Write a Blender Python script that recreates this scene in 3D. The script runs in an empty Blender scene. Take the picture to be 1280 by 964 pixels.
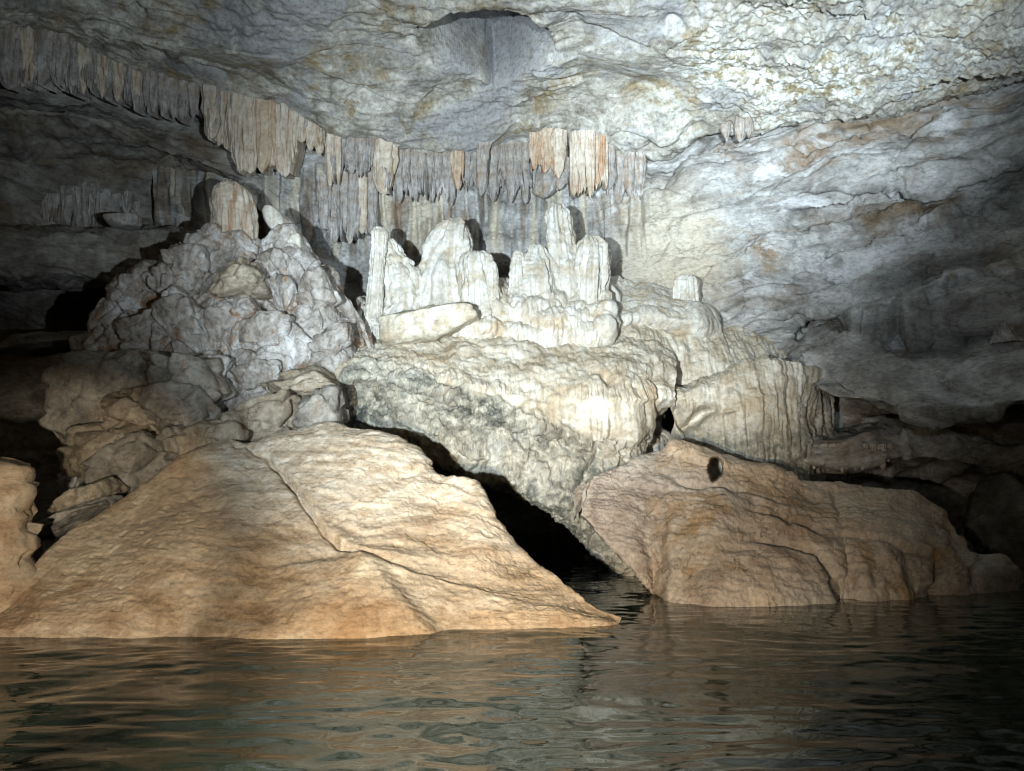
import bpy, bmesh, math, random
import numpy as np

random.seed(7)
sc = bpy.context.scene
COL = sc.collection

# ------------------------------------------------------------------ camera
F = 931.0
CX, CY = 640.0, 482.0
CAMZ = 1.0
PITCH = math.radians(7.8)
cam_d = bpy.data.cameras.new('camera')
cam = bpy.data.objects.new('camera', cam_d)
COL.objects.link(cam)
cam.location = (0, 0, CAMZ)
cam.rotation_euler = (math.radians(90) + PITCH, 0, 0)
cam_d.sensor_width = 36.0
cam_d.lens = 36.0 * F / 1280.0
cam_d.clip_start = 0.05
cam_d.clip_end = 500
sc.camera = cam
CP, SP = math.cos(PITCH), math.sin(PITCH)


def P(px, py, Y):
    """world point that the photograph shows at (px, py), at distance Y into the cave"""
    u = (px - CX) / F
    v = (CY - py) / F
    dy = CP - SP * v
    dz = SP + CP * v
    t = Y / dy
    return (u * t, Y, CAMZ + dz * t)


def WY(px, py, z=0.0):
    """distance at which the ray through (px, py) meets height z"""
    v = (CY - py) / F
    dy = CP - SP * v
    dz = SP + CP * v
    return (z - CAMZ) / dz * dy


def project(V):
    x, y, z = V[..., 0], V[..., 1], V[..., 2] - CAMZ
    f = y * CP + z * SP
    up = -y * SP + z * CP
    f = np.maximum(f, 0.05)
    return CX + F * x / f, CY - F * up / f


# ------------------------------------------------------------------ world and lamps
w = bpy.data.worlds.new('World')
sc.world = w
w.use_nodes = True
nt = w.node_tree
sky = nt.nodes.new('ShaderNodeTexSky')
sky.sky_type = 'NISHITA'
sky.sun_disc = False
sky.sun_elevation = math.radians(25)
sky.sun_rotation = math.radians(180)
bg = nt.nodes['Background']
bg.inputs['Strength'].default_value = 0.018
nt.links.new(sky.outputs[0], bg.inputs['Color'])

sc.view_settings.view_transform = 'Standard'
sc.view_settings.look = 'None'
sc.view_settings.exposure = 0.0
sc.view_settings.gamma = 1.0


def torch(name, loc, target, power, colour, half_angle, blend, radius):
    ld = bpy.data.lights.new(name, 'SPOT')
    ld.energy = power
    ld.color = colour
    ld.spot_size = math.radians(2 * half_angle)
    ld.spot_blend = blend
    ld.shadow_soft_size = radius
    o = bpy.data.objects.new(name, ld)
    COL.objects.link(o)
    o.location = loc
    d = np.array(target) - np.array(loc)
    import mathutils
    o.rotation_euler = mathutils.Vector(d).to_track_quat('-Z', 'Y').to_euler()
    return o


COOL = (0.80, 0.93, 1.0)
torch('head_torch', (-1.4, -1.2, 0.8), P(655, 325, 10), 8200, COOL, 24, 1.0, 0.06)
torch('head_torch', (1.7, -0.2, 0.8), P(335, 170, 10), 2000, COOL, 21, 1.0, 0.03)
torch('hand_torch', (0.4, -2.2, 0.7), P(950, 45, 8.5), 13000, COOL, 16.5, 1.0, 0.03)
torch('hand_torch', (0.3, -0.3, 2.0), P(980, 240, 9.0), 600, (0.74, 0.89, 1.0), 24, 1.0, 0.03)
torch('boat_lamp', (-1.0, 0.1, 0.5), P(70, 700, 6.0), 1150, (1.0, 0.87, 0.68), 13, 0.5, 0.05)
torch('boat_lamp', (-0.9, 0.1, 0.5), P(670, 765, 6.0), 2350, (1.0, 0.85, 0.64), 28, 1.0, 0.05)
sc.cycles.filter_width = 1.1
sc.cycles.use_adaptive_sampling = True
sc.cycles.adaptive_threshold = 0.04
sc.cycles.max_bounces = 4
sc.cycles.diffuse_bounces = 3
sc.cycles.glossy_bounces = 2

# ------------------------------------------------------------------ noise toolbox
_rng = np.random.RandomState(11)
_perm = _rng.permutation(256).astype(np.int32)
_perm = np.concatenate([_perm, _perm, _perm])
_g = _rng.normal(size=(256, 3)).astype(np.float32)
_g /= np.linalg.norm(_g, axis=1, keepdims=True)


def perlin(p):
    shp = p.shape[:-1]
    p = p.reshape(-1, 3).astype(np.float32)
    i = np.floor(p).astype(np.int32)
    f = p - i
    i &= 255
    u = f * f * f * (f * (f * 6 - 15) + 10)
    out = np.zeros(len(p), np.float32)
    for dx in (0, 1):
        wx = u[:, 0] if dx else 1 - u[:, 0]
        ax = _perm[i[:, 0] + dx]
        for dy in (0, 1):
            wy = wx * (u[:, 1] if dy else 1 - u[:, 1])
            ay = _perm[ax + i[:, 1] + dy]
            for dz in (0, 1):
                wz = wy * (u[:, 2] if dz else 1 - u[:, 2])
                g = _g[_perm[ay + i[:, 2] + dz] & 255]
                out += wz * (g[:, 0] * (f[:, 0] - dx) + g[:, 1] * (f[:, 1] - dy) + g[:, 2] * (f[:, 2] - dz))
    return (out * 1.5).reshape(shp)


def S(V, sx, sy=None, sz=None, off=0.0):
    sy = sx if sy is None else sy
    sz = sx if sz is None else sz
    return V * np.array([sx, sy, sz], np.float32) + np.float32(off)


def fbm(p, octv=5, gain=0.5, lac=2.03, ridged=False, billow=False):
    out = 0
    a = 1.0
    for k in range(octv):
        n = perlin(p + 17.3 * k)
        if ridged:
            n = 1 - 2 * np.abs(n)
        elif billow:
            n = 2 * np.abs(n) - 0.4
        out = out + a * n
        a *= gain
        p = p * lac
    return out


def worley(p):
    """F1, F2 and a random value for the nearest cell"""
    shp = p.shape[:-1]
    p = p.reshape(-1, 3).astype(np.float32)
    i = np.floor(p).astype(np.int32)
    f1 = np.full(len(p), 9.0, np.float32)
    f2 = np.full(len(p), 9.0, np.float32)
    idv = np.zeros(len(p), np.float32)
    for dx in (-1, 0, 1):
        for dy in (-1, 0, 1):
            for dz in (-1, 0, 1):
                c = i + np.array([dx, dy, dz], np.int32)
                cm = c & 255
                h = _perm[_perm[_perm[cm[:, 0]] + cm[:, 1]] + cm[:, 2]]
                q = c + 0.5 + 0.42 * _g[h]
                d = np.sqrt(((q - p) ** 2).sum(1))
                nearer = d < f1
                f2 = np.where(nearer, f1, np.minimum(f2, d))
                idv = np.where(nearer, h / 255.0, idv)
                f1 = np.where(nearer, d, f1)
    return f1.reshape(shp), f2.reshape(shp), idv.reshape(shp)


def facets(p, k=1.0):
    """tilted plane inside each cell: angular broken rock"""
    shp = p.shape[:-1]
    p = p.reshape(-1, 3).astype(np.float32)
    i = np.floor(p).astype(np.int32)
    f1 = np.full(len(p), 9.0, np.float32)
    f2 = np.full(len(p), 9.0, np.float32)
    val = np.zeros(len(p), np.float32)
    for dx in (-1, 0, 1):
        for dy in (-1, 0, 1):
            for dz in (-1, 0, 1):
                c = i + np.array([dx, dy, dz], np.int32)
                cm = c & 255
                h = _perm[_perm[_perm[cm[:, 0]] + cm[:, 1]] + cm[:, 2]]
                r = p - (c + 0.5 + 0.42 * _g[h])
                d = np.sqrt((r ** 2).sum(1))
                v = (r * _g[(h * 7 + 13) & 255]).sum(1) * 0.9 + 0.5 * (h / 255.0 - 0.5)
                nearer = d < f1
                f2 = np.where(nearer, f1, np.minimum(f2, d))
                val = np.where(nearer, v, val)
                f1 = np.where(nearer, d, f1)
    return val.reshape(shp), (f2 - f1).reshape(shp), f1.reshape(shp)


def warp(V, f, a, off=0.0):
    return a * np.stack([perlin(S(V, f, f, f, off + k * 3.1)) for k in range(3)], -1)


SURF = []


def surf_Y(px, py, fallback):
    """distance of the wall that is already built at this place in the photograph"""
    best = None
    for (sx, sy, Yv) in SURF:
        k = np.argmin((sx - px) ** 2 + (sy - py) ** 2)
        if (sx[k] - px) ** 2 + (sy[k] - py) ** 2 < 60:
            m = (np.abs(sx - px) < 5) & (np.abs(sy - py) < 5)
            yy = float(Yv[m].min()) if m.any() else float(Yv[k])
            best = yy if best is None else min(best, yy)
    return fallback if best is None else best


def remember(V):
    a, b = project(V)
    V = V[::3, ::3]
    a, b = a[::3, ::3], b[::3, ::3]
    m = (a > -20) & (a < 1300) & (b > -20) & (b < 700) & (V[..., 1] > 3)
    SURF.append((a[m], b[m], V[..., 1][m]))


def sstep(a, b, x):
    t = np.clip((x - a) / (b - a), 0, 1)
    return t * t * (3 - 2 * t)


def seg_dist(px, py, line):
    best = np.full(px.shape, 1e6, np.float32)
    tpos = np.zeros(px.shape, np.float32)
    n = len(line) - 1
    for k in range(n):
        (ax, ay), (bx, by) = line[k][:2], line[k + 1][:2]
        vx, vy = bx - ax, by - ay
        t = np.clip(((px - ax) * vx + (py - ay) * vy) / (vx * vx + vy * vy + 1e-6), 0, 1)
        d = np.hypot(px - ax - t * vx, py - ay - t * vy)
        m = d < best
        best = np.where(m, d, best)
        tpos = np.where(m, (k + t) / n, tpos)
    return best, tpos


def poly_sd(px, py, poly):
    """distance to a closed outline, positive inside"""
    d, _ = seg_dist(px, py, poly + [poly[0]])
    ins = np.zeros(px.shape, bool)
    n = len(poly)
    for k in range(n):
        (ax, ay), (bx, by) = poly[k], poly[(k + 1) % n]
        if ay == by:
            continue
        c = ((ay > py) != (by > py)) & (px < (bx - ax) * (py - ay) / (by - ay) + ax)
        ins ^= c
    return np.where(ins, d, -d)


# ------------------------------------------------------------------ meshes
def pchip(x, y, xi):
    """monotone cubic through (x, y[n, ...]) at xi"""
    x = np.asarray(x, float)
    y = np.asarray(y, float)
    h = np.diff(x)
    h = np.maximum(h, 1e-9)
    hs = h.reshape((-1,) + (1,) * (y.ndim - 1))
    d = np.diff(y, axis=0) / hs
    m = np.zeros_like(y)
    if len(x) > 2:
        w1 = 2 * hs[1:] + hs[:-1]
        w2 = hs[1:] + 2 * hs[:-1]
        ok = d[1:] * d[:-1] > 0
        with np.errstate(divide='ignore', invalid='ignore'):
            hm = (w1 + w2) / (w1 / d[:-1] + w2 / d[1:])
        m[1:-1] = np.where(ok, hm, 0)
    m[0] = d[0]
    m[-1] = d[-1]
    k = np.clip(np.searchsorted(x, xi) - 1, 0, len(x) - 2)
    t = ((xi - x[k]) / h[k]).reshape((-1,) + (1,) * (y.ndim - 1))
    hk = hs[k]
    return ((2 * t**3 - 3 * t**2 + 1) * y[k] + (t**3 - 2 * t**2 + t) * hk * m[k]
            + (-2 * t**3 + 3 * t**2) * y[k + 1] + (t**3 - t**2) * hk * m[k + 1])


def loft(curves, nu, nv, weights=None):
    """a sheet through a stack of curves; a curve is a list of world points in rising x"""
    us = np.linspace(0, 1, nu)
    rows = []
    for c in curves:
        c = np.array(c, float)
        u = (c[:, 0] - c[0, 0]) / (c[-1, 0] - c[0, 0])
        # image-order parameter: uses x/y so that a straight photograph column stays straight
        if c.shape[1] == 4:
            u = (c[:, 3] - c[0, 3]) / (c[-1, 3] - c[0, 3])
            c = c[:, :3]
        rows.append(pchip(u, c, us))
    R = np.array(rows)
    seg = np.linalg.norm(np.diff(R, axis=0), axis=2).mean(1)
    if weights is not None:
        seg = seg * np.array(weights)
    s = np.concatenate([[0], np.cumsum(np.maximum(seg, 0.02))])
    return pchip(s, R, np.linspace(0, s[-1], nv)).astype(np.float32)


def C(pts, dY=0.0, drow=0.0, Y=None):
    """photograph curve [(px, py, Y)] -> world curve with px kept as the parameter"""
    out = []
    for p in pts:
        yy = (p[2] if len(p) > 2 else Y) + dY
        out.append(P(p[0], p[1] + drow, yy) + (p[0],))
    return out


def grid_normals(V):
    du = np.gradient(V, axis=1)
    dv = np.gradient(V, axis=0)
    n = np.cross(du, dv)
    n /= np.linalg.norm(n, axis=2, keepdims=True) + 1e-9
    return n


def facing(V, toward=(0, 0, 2.0)):
    n = grid_normals(V)
    s = np.sign((n * (np.array(toward, np.float32) - V)).sum(2).mean())
    return (n * (s if s else 1)).astype(np.float32)


def new_mesh(name, verts, quads, mat, parent=None, base=None, attrs=None, smooth=True, tris=False):
    verts = np.asarray(verts, np.float32).reshape(-1, 3)
    if base is None:
        lo, hi = verts.min(0), verts.max(0)
        base = np.array([(lo[0] + hi[0]) / 2, (lo[1] + hi[1]) / 2, lo[2]], np.float32)
    base = np.asarray(base, np.float32)
    k = quads.shape[1]
    me = bpy.data.meshes.new(name)
    me.vertices.add(len(verts))
    me.vertices.foreach_set('co', (verts - base).ravel())
    me.loops.add(quads.size)
    me.loops.foreach_set('vertex_index', quads.ravel().astype(np.int32))
    me.polygons.add(len(quads))
    me.polygons.foreach_set('loop_start', (np.arange(len(quads)) * k).astype(np.int32))
    if smooth:
        me.polygons.foreach_set('use_smooth', np.ones(len(quads), bool))
    me.update(calc_edges=True)
    if attrs:
        for an, av in attrs.items():
            a = me.attributes.new(an, 'FLOAT', 'POINT')
            a.data.foreach_set('value', np.asarray(av, np.float32).ravel())
    me.materials.append(mat)
    o = bpy.data.objects.new(name, me)
    COL.objects.link(o)
    if parent is not None:
        o.parent = parent
        o.location = base - np.array(parent.location, np.float32)
    else:
        o.location = base
    return o


def grid_quads(nv, nu, wrap=False):
    i = np.arange(nv * nu).reshape(nv, nu)
    if wrap:
        i = np.concatenate([i, i[:, :1]], 1)
    return np.stack([i[:-1, :-1], i[:-1, 1:], i[1:, 1:], i[1:, :-1]], -1).reshape(-1, 4)


def grid_obj(name, V, mat, parent=None, attrs=None):
    return new_mesh(name, V, grid_quads(V.shape[0], V.shape[1]), mat, parent, attrs=attrs)


def tag(o, label, cat, group=None):
    o['label'] = label
    o['category'] = cat
    if group:
        o['group'] = group
    return o


def struct(o):
    o['kind'] = 'structure'
    return o


def thing(name, loc, label, cat, group=None):
    o = bpy.data.objects.new(name, None)
    COL.objects.link(o)
    o.location = loc
    return tag(o, label, cat, group)


# ------------------------------------------------------------------ materials
def rock_mat(name, cols, patch=None, patch_scale=0.9, patch_range=(0.5, 0.68), scale=2.0, bump=0.5, bscale=28.0,
             rough=0.85, spec=0.25, streak=None, mask=None, vein_or_shade=None, stretch=(1, 1, 1), speck=0.5, rot=(0, 0, 0),
             weave=0.0, patch2=None, crack=0.5, cell=0.15, crack_scale=1.6):
    m = bpy.data.materials.new(name)
    m.use_nodes = True
    t = m.node_tree
    N, L = t.nodes, t.links
    b = N['Principled BSDF']
    b.inputs['Roughness'].default_value = rough
    b.inputs['Specular IOR Level'].default_value = spec
    tc = N.new('ShaderNodeTexCoord')
    mp = N.new('ShaderNodeMapping')
    mp.inputs['Scale'].default_value = stretch
    mp.inputs['Rotation'].default_value = rot
    L.new(tc.outputs['Object'], mp.inputs['Vector'])
    co = mp.outputs[0]

    def noise(sc_, det=8, ro=0.6, vec=co, dist=0.0):
        n = N.new('ShaderNodeTexNoise')
        n.inputs['Scale'].default_value = sc_
        n.inputs['Detail'].default_value = det
        n.inputs['Roughness'].default_value = ro
        n.inputs['Distortion'].default_value = dist
        L.new(vec, n.inputs['Vector'])
        return n.outputs['Fac']

    def ramp(fac, stops):
        r = N.new('ShaderNodeValToRGB')
        e = r.color_ramp.elements
        while len(e) < len(stops):
            e.new(0.5)
        for k, (p_, c_) in enumerate(stops):
            e[k].position = p_
            e[k].color = (*c_, 1) if not isinstance(c_, (int, float)) else (c_, c_, c_, 1)
        L.new(fac, r.inputs[0])
        return r.outputs[0]

    def mix(fac, a, c, mode='MIX'):
        x = N.new('ShaderNodeMix')
        x.data_type = 'RGBA'
        x.blend_type = mode
        if isinstance(fac, float):
            x.inputs['Factor'].default_value = fac
        else:
            L.new(fac, x.inputs['Factor'])
        for sock, val in (('A', a), ('B', c)):
            s_ = [q for q in x.inputs if q.name == sock and q.type == 'RGBA'][0]
            if isinstance(val, tuple):
                s_.default_value = (*val, 1)
            else:
                L.new(val, s_)
        return [q for q in x.outputs if q.type == 'RGBA'][0]

    col = ramp(noise(scale, 7, 0.72, dist=0.5), cols)
    if patch:
        col = mix(ramp(noise(patch_scale, 6, 0.7, dist=0.6), [(patch_range[0], 0.0), (patch_range[1], 1.0)]), col, patch)
    if patch2:
        c2, s2, r2 = patch2
        mp3 = N.new('ShaderNodeMapping')
        mp3.inputs['Location'].default_value = (31, 17, 5)
        L.new(co, mp3.inputs['Vector'])
        col = mix(ramp(noise(s2, 5, 0.68, vec=mp3.outputs[0], dist=0.6), [(r2[0], 0.0), (r2[1], 1.0)]), col, c2)
    if streak:
        c3, sx, amt = streak
        mp2 = N.new('ShaderNodeMapping')
        mp2.inputs['Scale'].default_value = (sx, sx, sx * 0.06)
        L.new(tc.outputs['Object'], mp2.inputs['Vector'])
        col = mix(ramp(noise(1.0, 4, 0.6, vec=mp2.outputs[0]), [(0.48, 0.0), (0.66, amt)]), col, c3)
    if mask:
        at = N.new('ShaderNodeAttribute')
        at.attribute_name = 'mask'
        mcol = ramp(noise(scale * 3.0, 5, 0.72), mask)
        col = mix(at.outputs['Fac'], col, mcol)
    if vein_or_shade:
        at2 = N.new('ShaderNodeAttribute')
        at2.attribute_name = 'vein_or_shade'
        col = mix(at2.outputs['Fac'], col, vein_or_shade)
    ckf = None
    if crack:
        wob = N.new('ShaderNodeTexNoise')
        wob.inputs['Scale'].default_value = crack_scale * 1.7
        wob.inputs['Detail'].default_value = 4
        wob.inputs['Roughness'].default_value = 0.7
        L.new(co, wob.inputs['Vector'])
        va = N.new('ShaderNodeVectorMath')
        va.operation = 'MULTIPLY_ADD'
        va.inputs[1].default_value = (0.55, 0.55, 0.55)
        L.new(wob.outputs['Color'], va.inputs[0])
        L.new(co, va.inputs[2])
        ve = N.new('ShaderNodeTexVoronoi')
        ve.feature = 'DISTANCE_TO_EDGE'
        ve.inputs['Scale'].default_value = crack_scale
        L.new(va.outputs[0], ve.inputs['Vector'])
        line = ramp(ve.outputs['Distance'], [(0.0, 1.0), (0.022, 0.0)])
        gate = ramp(wob.outputs['Fac'], [(0.46, 0.0), (0.56, crack)])
        ml = N.new('ShaderNodeMath')
        ml.operation = 'MULTIPLY'
        L.new(line, ml.inputs[0])
        L.new(gate, ml.inputs[1])
        ckf = ml.outputs[0]
        col = mix(ckf, col, (0.07, 0.055, 0.04))
    # speckle of lichen-sized grain
    if speck:
        g = ramp(noise(bscale * 0.8, 6, 0.75, dist=0.3), [(0.36, 1.0 - 0.7 * speck), (0.50, 1.0), (0.64, 1.0 + speck * 0.3)])
        col = mix(1.0, col, g, 'MULTIPLY')
    L.new(col, b.inputs['Base Color'])
    # relief
    bp = N.new('ShaderNodeBump')
    bp.inputs['Strength'].default_value = bump
    bp.inputs['Distance'].default_value = 0.03
    h = noise(bscale, 5, 0.72)
    vor = N.new('ShaderNodeTexVoronoi')
    vor.inputs['Scale'].default_value = bscale * 0.55
    L.new(co, vor.inputs['Vector'])
    ad = N.new('ShaderNodeMath')
    ad.operation = 'MULTIPLY_ADD'
    ad.inputs[1].default_value = cell
    L.new(vor.outputs['Distance'], ad.inputs[0])
    L.new(h, ad.inputs[2])
    hh = ad.outputs[0]
    if ckf is not None:
        a3 = N.new('ShaderNodeMath')
        a3.operation = 'MULTIPLY_ADD'
        a3.inputs[1].default_value = -0.5
        L.new(ckf, a3.inputs[0])
        L.new(hh, a3.inputs[2])
        hh = a3.outputs[0]
    if weave:
        wv = N.new('ShaderNodeTexWave')
        wv.bands_direction = 'Z'
        wv.inputs['Scale'].default_value = 7.0
        wv.inputs['Distortion'].default_value = 9.0
        wv.inputs['Detail'].default_value = 4
        wv.inputs['Detail Scale'].default_value = 2.2
        L.new(co, wv.inputs['Vector'])
        a2 = N.new('ShaderNodeMath')
        a2.operation = 'MULTIPLY_ADD'
        a2.inputs[1].default_value = weave
        L.new(wv.outputs['Fac'], a2.inputs[0])
        L.new(hh, a2.inputs[2])
        hh = a2.outputs[0]
    L.new(hh, bp.inputs['Height'])
    L.new(bp.outputs[0], b.inputs['Normal'])
    return m


M_CEIL = rock_mat('ceiling_limestone', [(0.36, (0.17, 0.155, 0.125)), (0.45, (0.30, 0.285, 0.25)), (0.54, (0.42, 0.405, 0.365)), (0.64, (0.60, 0.59, 0.54))],
                  patch=(0.26, 0.205, 0.125), patch_scale=1.3, patch_range=(0.52, 0.62), scale=2.6, bump=0.5, bscale=24, vein_or_shade=(0.20, 0.205, 0.225), cell=0.0, crack=0.0, speck=0.6,  # pocket tone: blue-grey rock, darkened to stand in for shade inside
                  patch2=((0.33, 0.33, 0.335), 0.8, (0.50, 0.60)), mask=[(0.38, (0.26, 0.21, 0.12)), (0.47, (0.42, 0.40, 0.33)), (0.55, (0.68, 0.70, 0.68)), (0.65, (0.80, 0.83, 0.83))])
M_WALL = rock_mat('wall_limestone', [(0.36, (0.15, 0.14, 0.13)), (0.45, (0.26, 0.255, 0.245)), (0.54, (0.36, 0.36, 0.35)), (0.64, (0.50, 0.50, 0.495))],
                  patch=(0.24, 0.185, 0.135), patch_scale=0.9, patch_range=(0.52, 0.64), scale=1.8, bump=0.35, bscale=26, cell=0.0, stretch=(0.7, 0.7, 1.3), rot=(0, math.radians(8), 0),
                  patch2=((0.50, 0.50, 0.51), 1.2, (0.56, 0.64)), mask=[(0.42, (0.10, 0.065, 0.035)), (0.6, (0.24, 0.17, 0.11))], vein_or_shade=(0.50, 0.45, 0.36))
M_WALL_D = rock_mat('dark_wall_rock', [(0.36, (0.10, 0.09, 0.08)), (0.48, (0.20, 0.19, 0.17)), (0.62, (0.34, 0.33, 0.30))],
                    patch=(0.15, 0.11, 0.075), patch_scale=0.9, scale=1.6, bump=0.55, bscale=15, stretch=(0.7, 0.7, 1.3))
M_BOULD = rock_mat('tan_boulder_rock', [(0.36, (0.27, 0.185, 0.11)), (0.45, (0.39, 0.285, 0.185)), (0.54, (0.48, 0.37, 0.26)), (0.64, (0.57, 0.475, 0.365))],
                   patch=(0.32, 0.21, 0.12), patch_scale=1.1, patch_range=(0.52, 0.64), scale=2.6, bump=0.35, bscale=34, stretch=(0.7, 0.9, 1.3), cell=0.5, crack=0.25, crack_scale=1.0,
                   vein_or_shade=(0.66, 0.57, 0.43), speck=0.45, weave=0.0, mask=[(0.36, (0.32, 0.25, 0.17)), (0.47, (0.45, 0.375, 0.285)), (0.56, (0.54, 0.475, 0.385)), (0.66, (0.62, 0.57, 0.49))], patch2=((0.46, 0.375, 0.275), 0.8, (0.50, 0.62)))
M_BOULD2 = rock_mat('brown_boulder_rock', [(0.36, (0.20, 0.155, 0.12)), (0.45, (0.30, 0.245, 0.20)), (0.54, (0.39, 0.33, 0.275)), (0.64, (0.49, 0.425, 0.36))],
                    patch=(0.26, 0.175, 0.095), patch_scale=1.2, patch_range=(0.52, 0.64), scale=2.2, bump=0.5, bscale=30, cell=0.35, crack=0.6, vein_or_shade=(0.52, 0.39, 0.27), speck=0.4,
                    patch2=((0.36, 0.325, 0.28), 0.8, (0.50, 0.62)))
M_MOUND = rock_mat('mound_rock', [(0.36, (0.17, 0.14, 0.115)), (0.45, (0.31, 0.28, 0.25)), (0.54, (0.41, 0.385, 0.36)), (0.64, (0.58, 0.565, 0.55))],
                   patch=(0.27, 0.17, 0.10), patch_scale=2.0, patch_range=(0.52, 0.62), scale=3.2, bump=0.5, bscale=18, vein_or_shade=(0.66, 0.66, 0.66), patch2=((0.55, 0.54, 0.54), 1.6, (0.60, 0.66)))
M_BLOCK = rock_mat('grey_block_rock', [(0.36, (0.15, 0.135, 0.115)), (0.48, (0.27, 0.25, 0.22)), (0.64, (0.42, 0.395, 0.35))],
                   patch=(0.25, 0.185, 0.13), patch_scale=2.2, scale=3.2, bump=0.6, bscale=20)
M_BLOCK_T = rock_mat('tan_block_rock', [(0.36, (0.20, 0.155, 0.105)), (0.48, (0.33, 0.28, 0.21)), (0.64, (0.46, 0.41, 0.33))],
                     patch=(0.22, 0.15, 0.10), patch_scale=2.2, scale=3.2, bump=0.6, bscale=20)
M_FLOW = rock_mat('cream_flowstone', [(0.36, (0.36, 0.305, 0.225)), (0.45, (0.49, 0.445, 0.36)), (0.54, (0.59, 0.555, 0.475)), (0.64, (0.68, 0.66, 0.60))],
                  patch=(0.43, 0.345, 0.24), patch_scale=1.5, patch_range=(0.53, 0.66), scale=2.6, bump=0.4, bscale=22, rough=0.7,
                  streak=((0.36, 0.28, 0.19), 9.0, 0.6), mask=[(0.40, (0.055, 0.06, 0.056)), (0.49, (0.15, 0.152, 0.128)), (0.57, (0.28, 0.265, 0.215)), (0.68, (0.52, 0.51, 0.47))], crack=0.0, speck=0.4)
M_STAL = rock_mat('white_calcite', [(0.36, (0.44, 0.40, 0.33)), (0.48, (0.58, 0.56, 0.51)), (0.62, (0.70, 0.70, 0.67))],
                  patch=(0.45, 0.365, 0.25), patch_scale=2.6, patch_range=(0.52, 0.66), scale=3.4, bump=0.35, bscale=26, rough=0.6,
                  streak=((0.38, 0.31, 0.22), 12.0, 0.55), crack=0.0, speck=0.3)
M_DRAP = rock_mat('grey_drapery', [(0.36, (0.24, 0.22, 0.20)), (0.5, (0.38, 0.365, 0.355)), (0.64, (0.54, 0.525, 0.51))],
                  patch=(0.30, 0.22, 0.15), patch_scale=1.6, scale=3.0, bump=0.4, bscale=22, streak=((0.17, 0.14, 0.115), 16.0, 0.8), crack=0.0, speck=0.35)
M_DRAP_P = rock_mat('pale_drapery', [(0.36, (0.40, 0.33, 0.25)), (0.5, (0.54, 0.475, 0.395)), (0.64, (0.64, 0.60, 0.54))],
                    scale=3.0, bump=0.35, bscale=22, streak=((0.33, 0.20, 0.11), 16.0, 0.9), crack=0.0, speck=0.3)
M_DRAP_O = rock_mat('orange_drapery', [(0.36, (0.38, 0.29, 0.20)), (0.5, (0.48, 0.385, 0.29)), (0.64, (0.57, 0.50, 0.41))],
                    scale=3.0, bump=0.35, bscale=22, streak=((0.36, 0.18, 0.085), 11.0, 1.0), crack=0.0, speck=0.3)

# ------------------------------------------------------------------ water
def build_water():
    m = bpy.data.materials.new('murky_green_water')
    m.use_nodes = True
    t = m.node_tree
    N, L = t.nodes, t.links
    b = N['Principled BSDF']
    b.inputs['Base Color'].default_value = (0.022, 0.034, 0.024, 1)
    b.inputs['Roughness'].default_value = 0.02
    b.inputs['IOR'].default_value = 1.33
    tc = N.new('ShaderNodeTexCoord')
    mp = N.new('ShaderNodeMapping')
    mp.inputs['Scale'].default_value = (1.0, 2.2, 1.0)
    L.new(tc.outputs['Object'], mp.inputs['Vector'])
    n = N.new('ShaderNodeTexNoise')
    n.inputs['Scale'].default_value = 9.0
    n.inputs['Detail'].default_value = 3
    L.new(mp.outputs[0], n.inputs['Vector'])
    bp = N.new('ShaderNodeBump')
    bp.inputs['Strength'].default_value = 0.03
    bp.inputs['Distance'].default_value = 0.02
    L.new(n.outputs['Fac'], bp.inputs['Height'])
    L.new(bp.outputs[0], b.inputs['Normal'])
    # rippled sheet: dense in front, coarse further out
    xs = np.linspace(-9, 9, 620)
    ys = 1.2 * (14.0 / 1.2) ** np.linspace(0, 1, 620)
    ys = np.concatenate([[-12, -6, -2, 0.3], ys, [20.0]])
    xs = np.concatenate([[-16, -12], xs, [12, 16]])
    X, Y = np.meshgrid(xs, ys)
    V = np.stack([X, Y, np.zeros_like(X)], -1).astype(np.float32)
    Vw = V + np.stack([0.25 * perlin(S(V, 0.9, 0.9, 1, 2.2)), 0.20 * perlin(S(V, 0.8, 1.2, 1, 6.2)), 0 * X], -1).astype(np.float32)
    calm = 0.55 + 0.9 * np.clip(perlin(S(V, 0.35, 0.6, 1, 4.4)) + 0.4, 0, 1)
    z = 0.012 * perlin(S(Vw, 0.9, 2.0, 1)) + calm * (0.008 * perlin(S(Vw, 3.4, 5.8, 1, 9.1)) + 0.0042 * perlin(S(Vw, 7.5, 12, 1, 3.7)))
    V[..., 2] = z * np.clip((Y - 0.3) / 1.5, 0, 1)
    o = new_mesh('water', V, grid_quads(*V.shape[:2]), m, base=(0, 0, 0))
    struct(o)


build_water()

# ------------------------------------------------------------------ ceiling
JUNC = [(-500, -60, 7.2), (-150, 20, 8.2), (0, 48, 8.7), (70, 52, 9.1), (120, 66, 9.4), (190, 98, 9.8), (250, 122, 10.1), (330, 140, 10.4),
        (400, 163, 10.6), (500, 186, 10.8), (570, 190, 10.9), (640, 180, 10.9), (700, 177, 10.9), (770, 190, 10.9), (830, 197, 10.8),
        (870, 172, 10.5), (905, 150, 10.2), (980, 146, 9.9), (1050, 138, 9.7), (1150, 122, 9.3), (1280, 96, 8.9), (1500, 60, 8.2), (1800, 0, 7.4)]


def junc(px):
    a = np.array(JUNC)
    return float(np.interp(px, a[:, 0], a[:, 1])), float(np.interp(px, a[:, 0], a[:, 2]))


POCKET = [(520, 42), (545, 22), (600, 8), (650, 18), (684, 44), (692, 66), (665, 82), (640, 102), (620, 112), (604, 98), (575, 84), (548, 64)]


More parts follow.
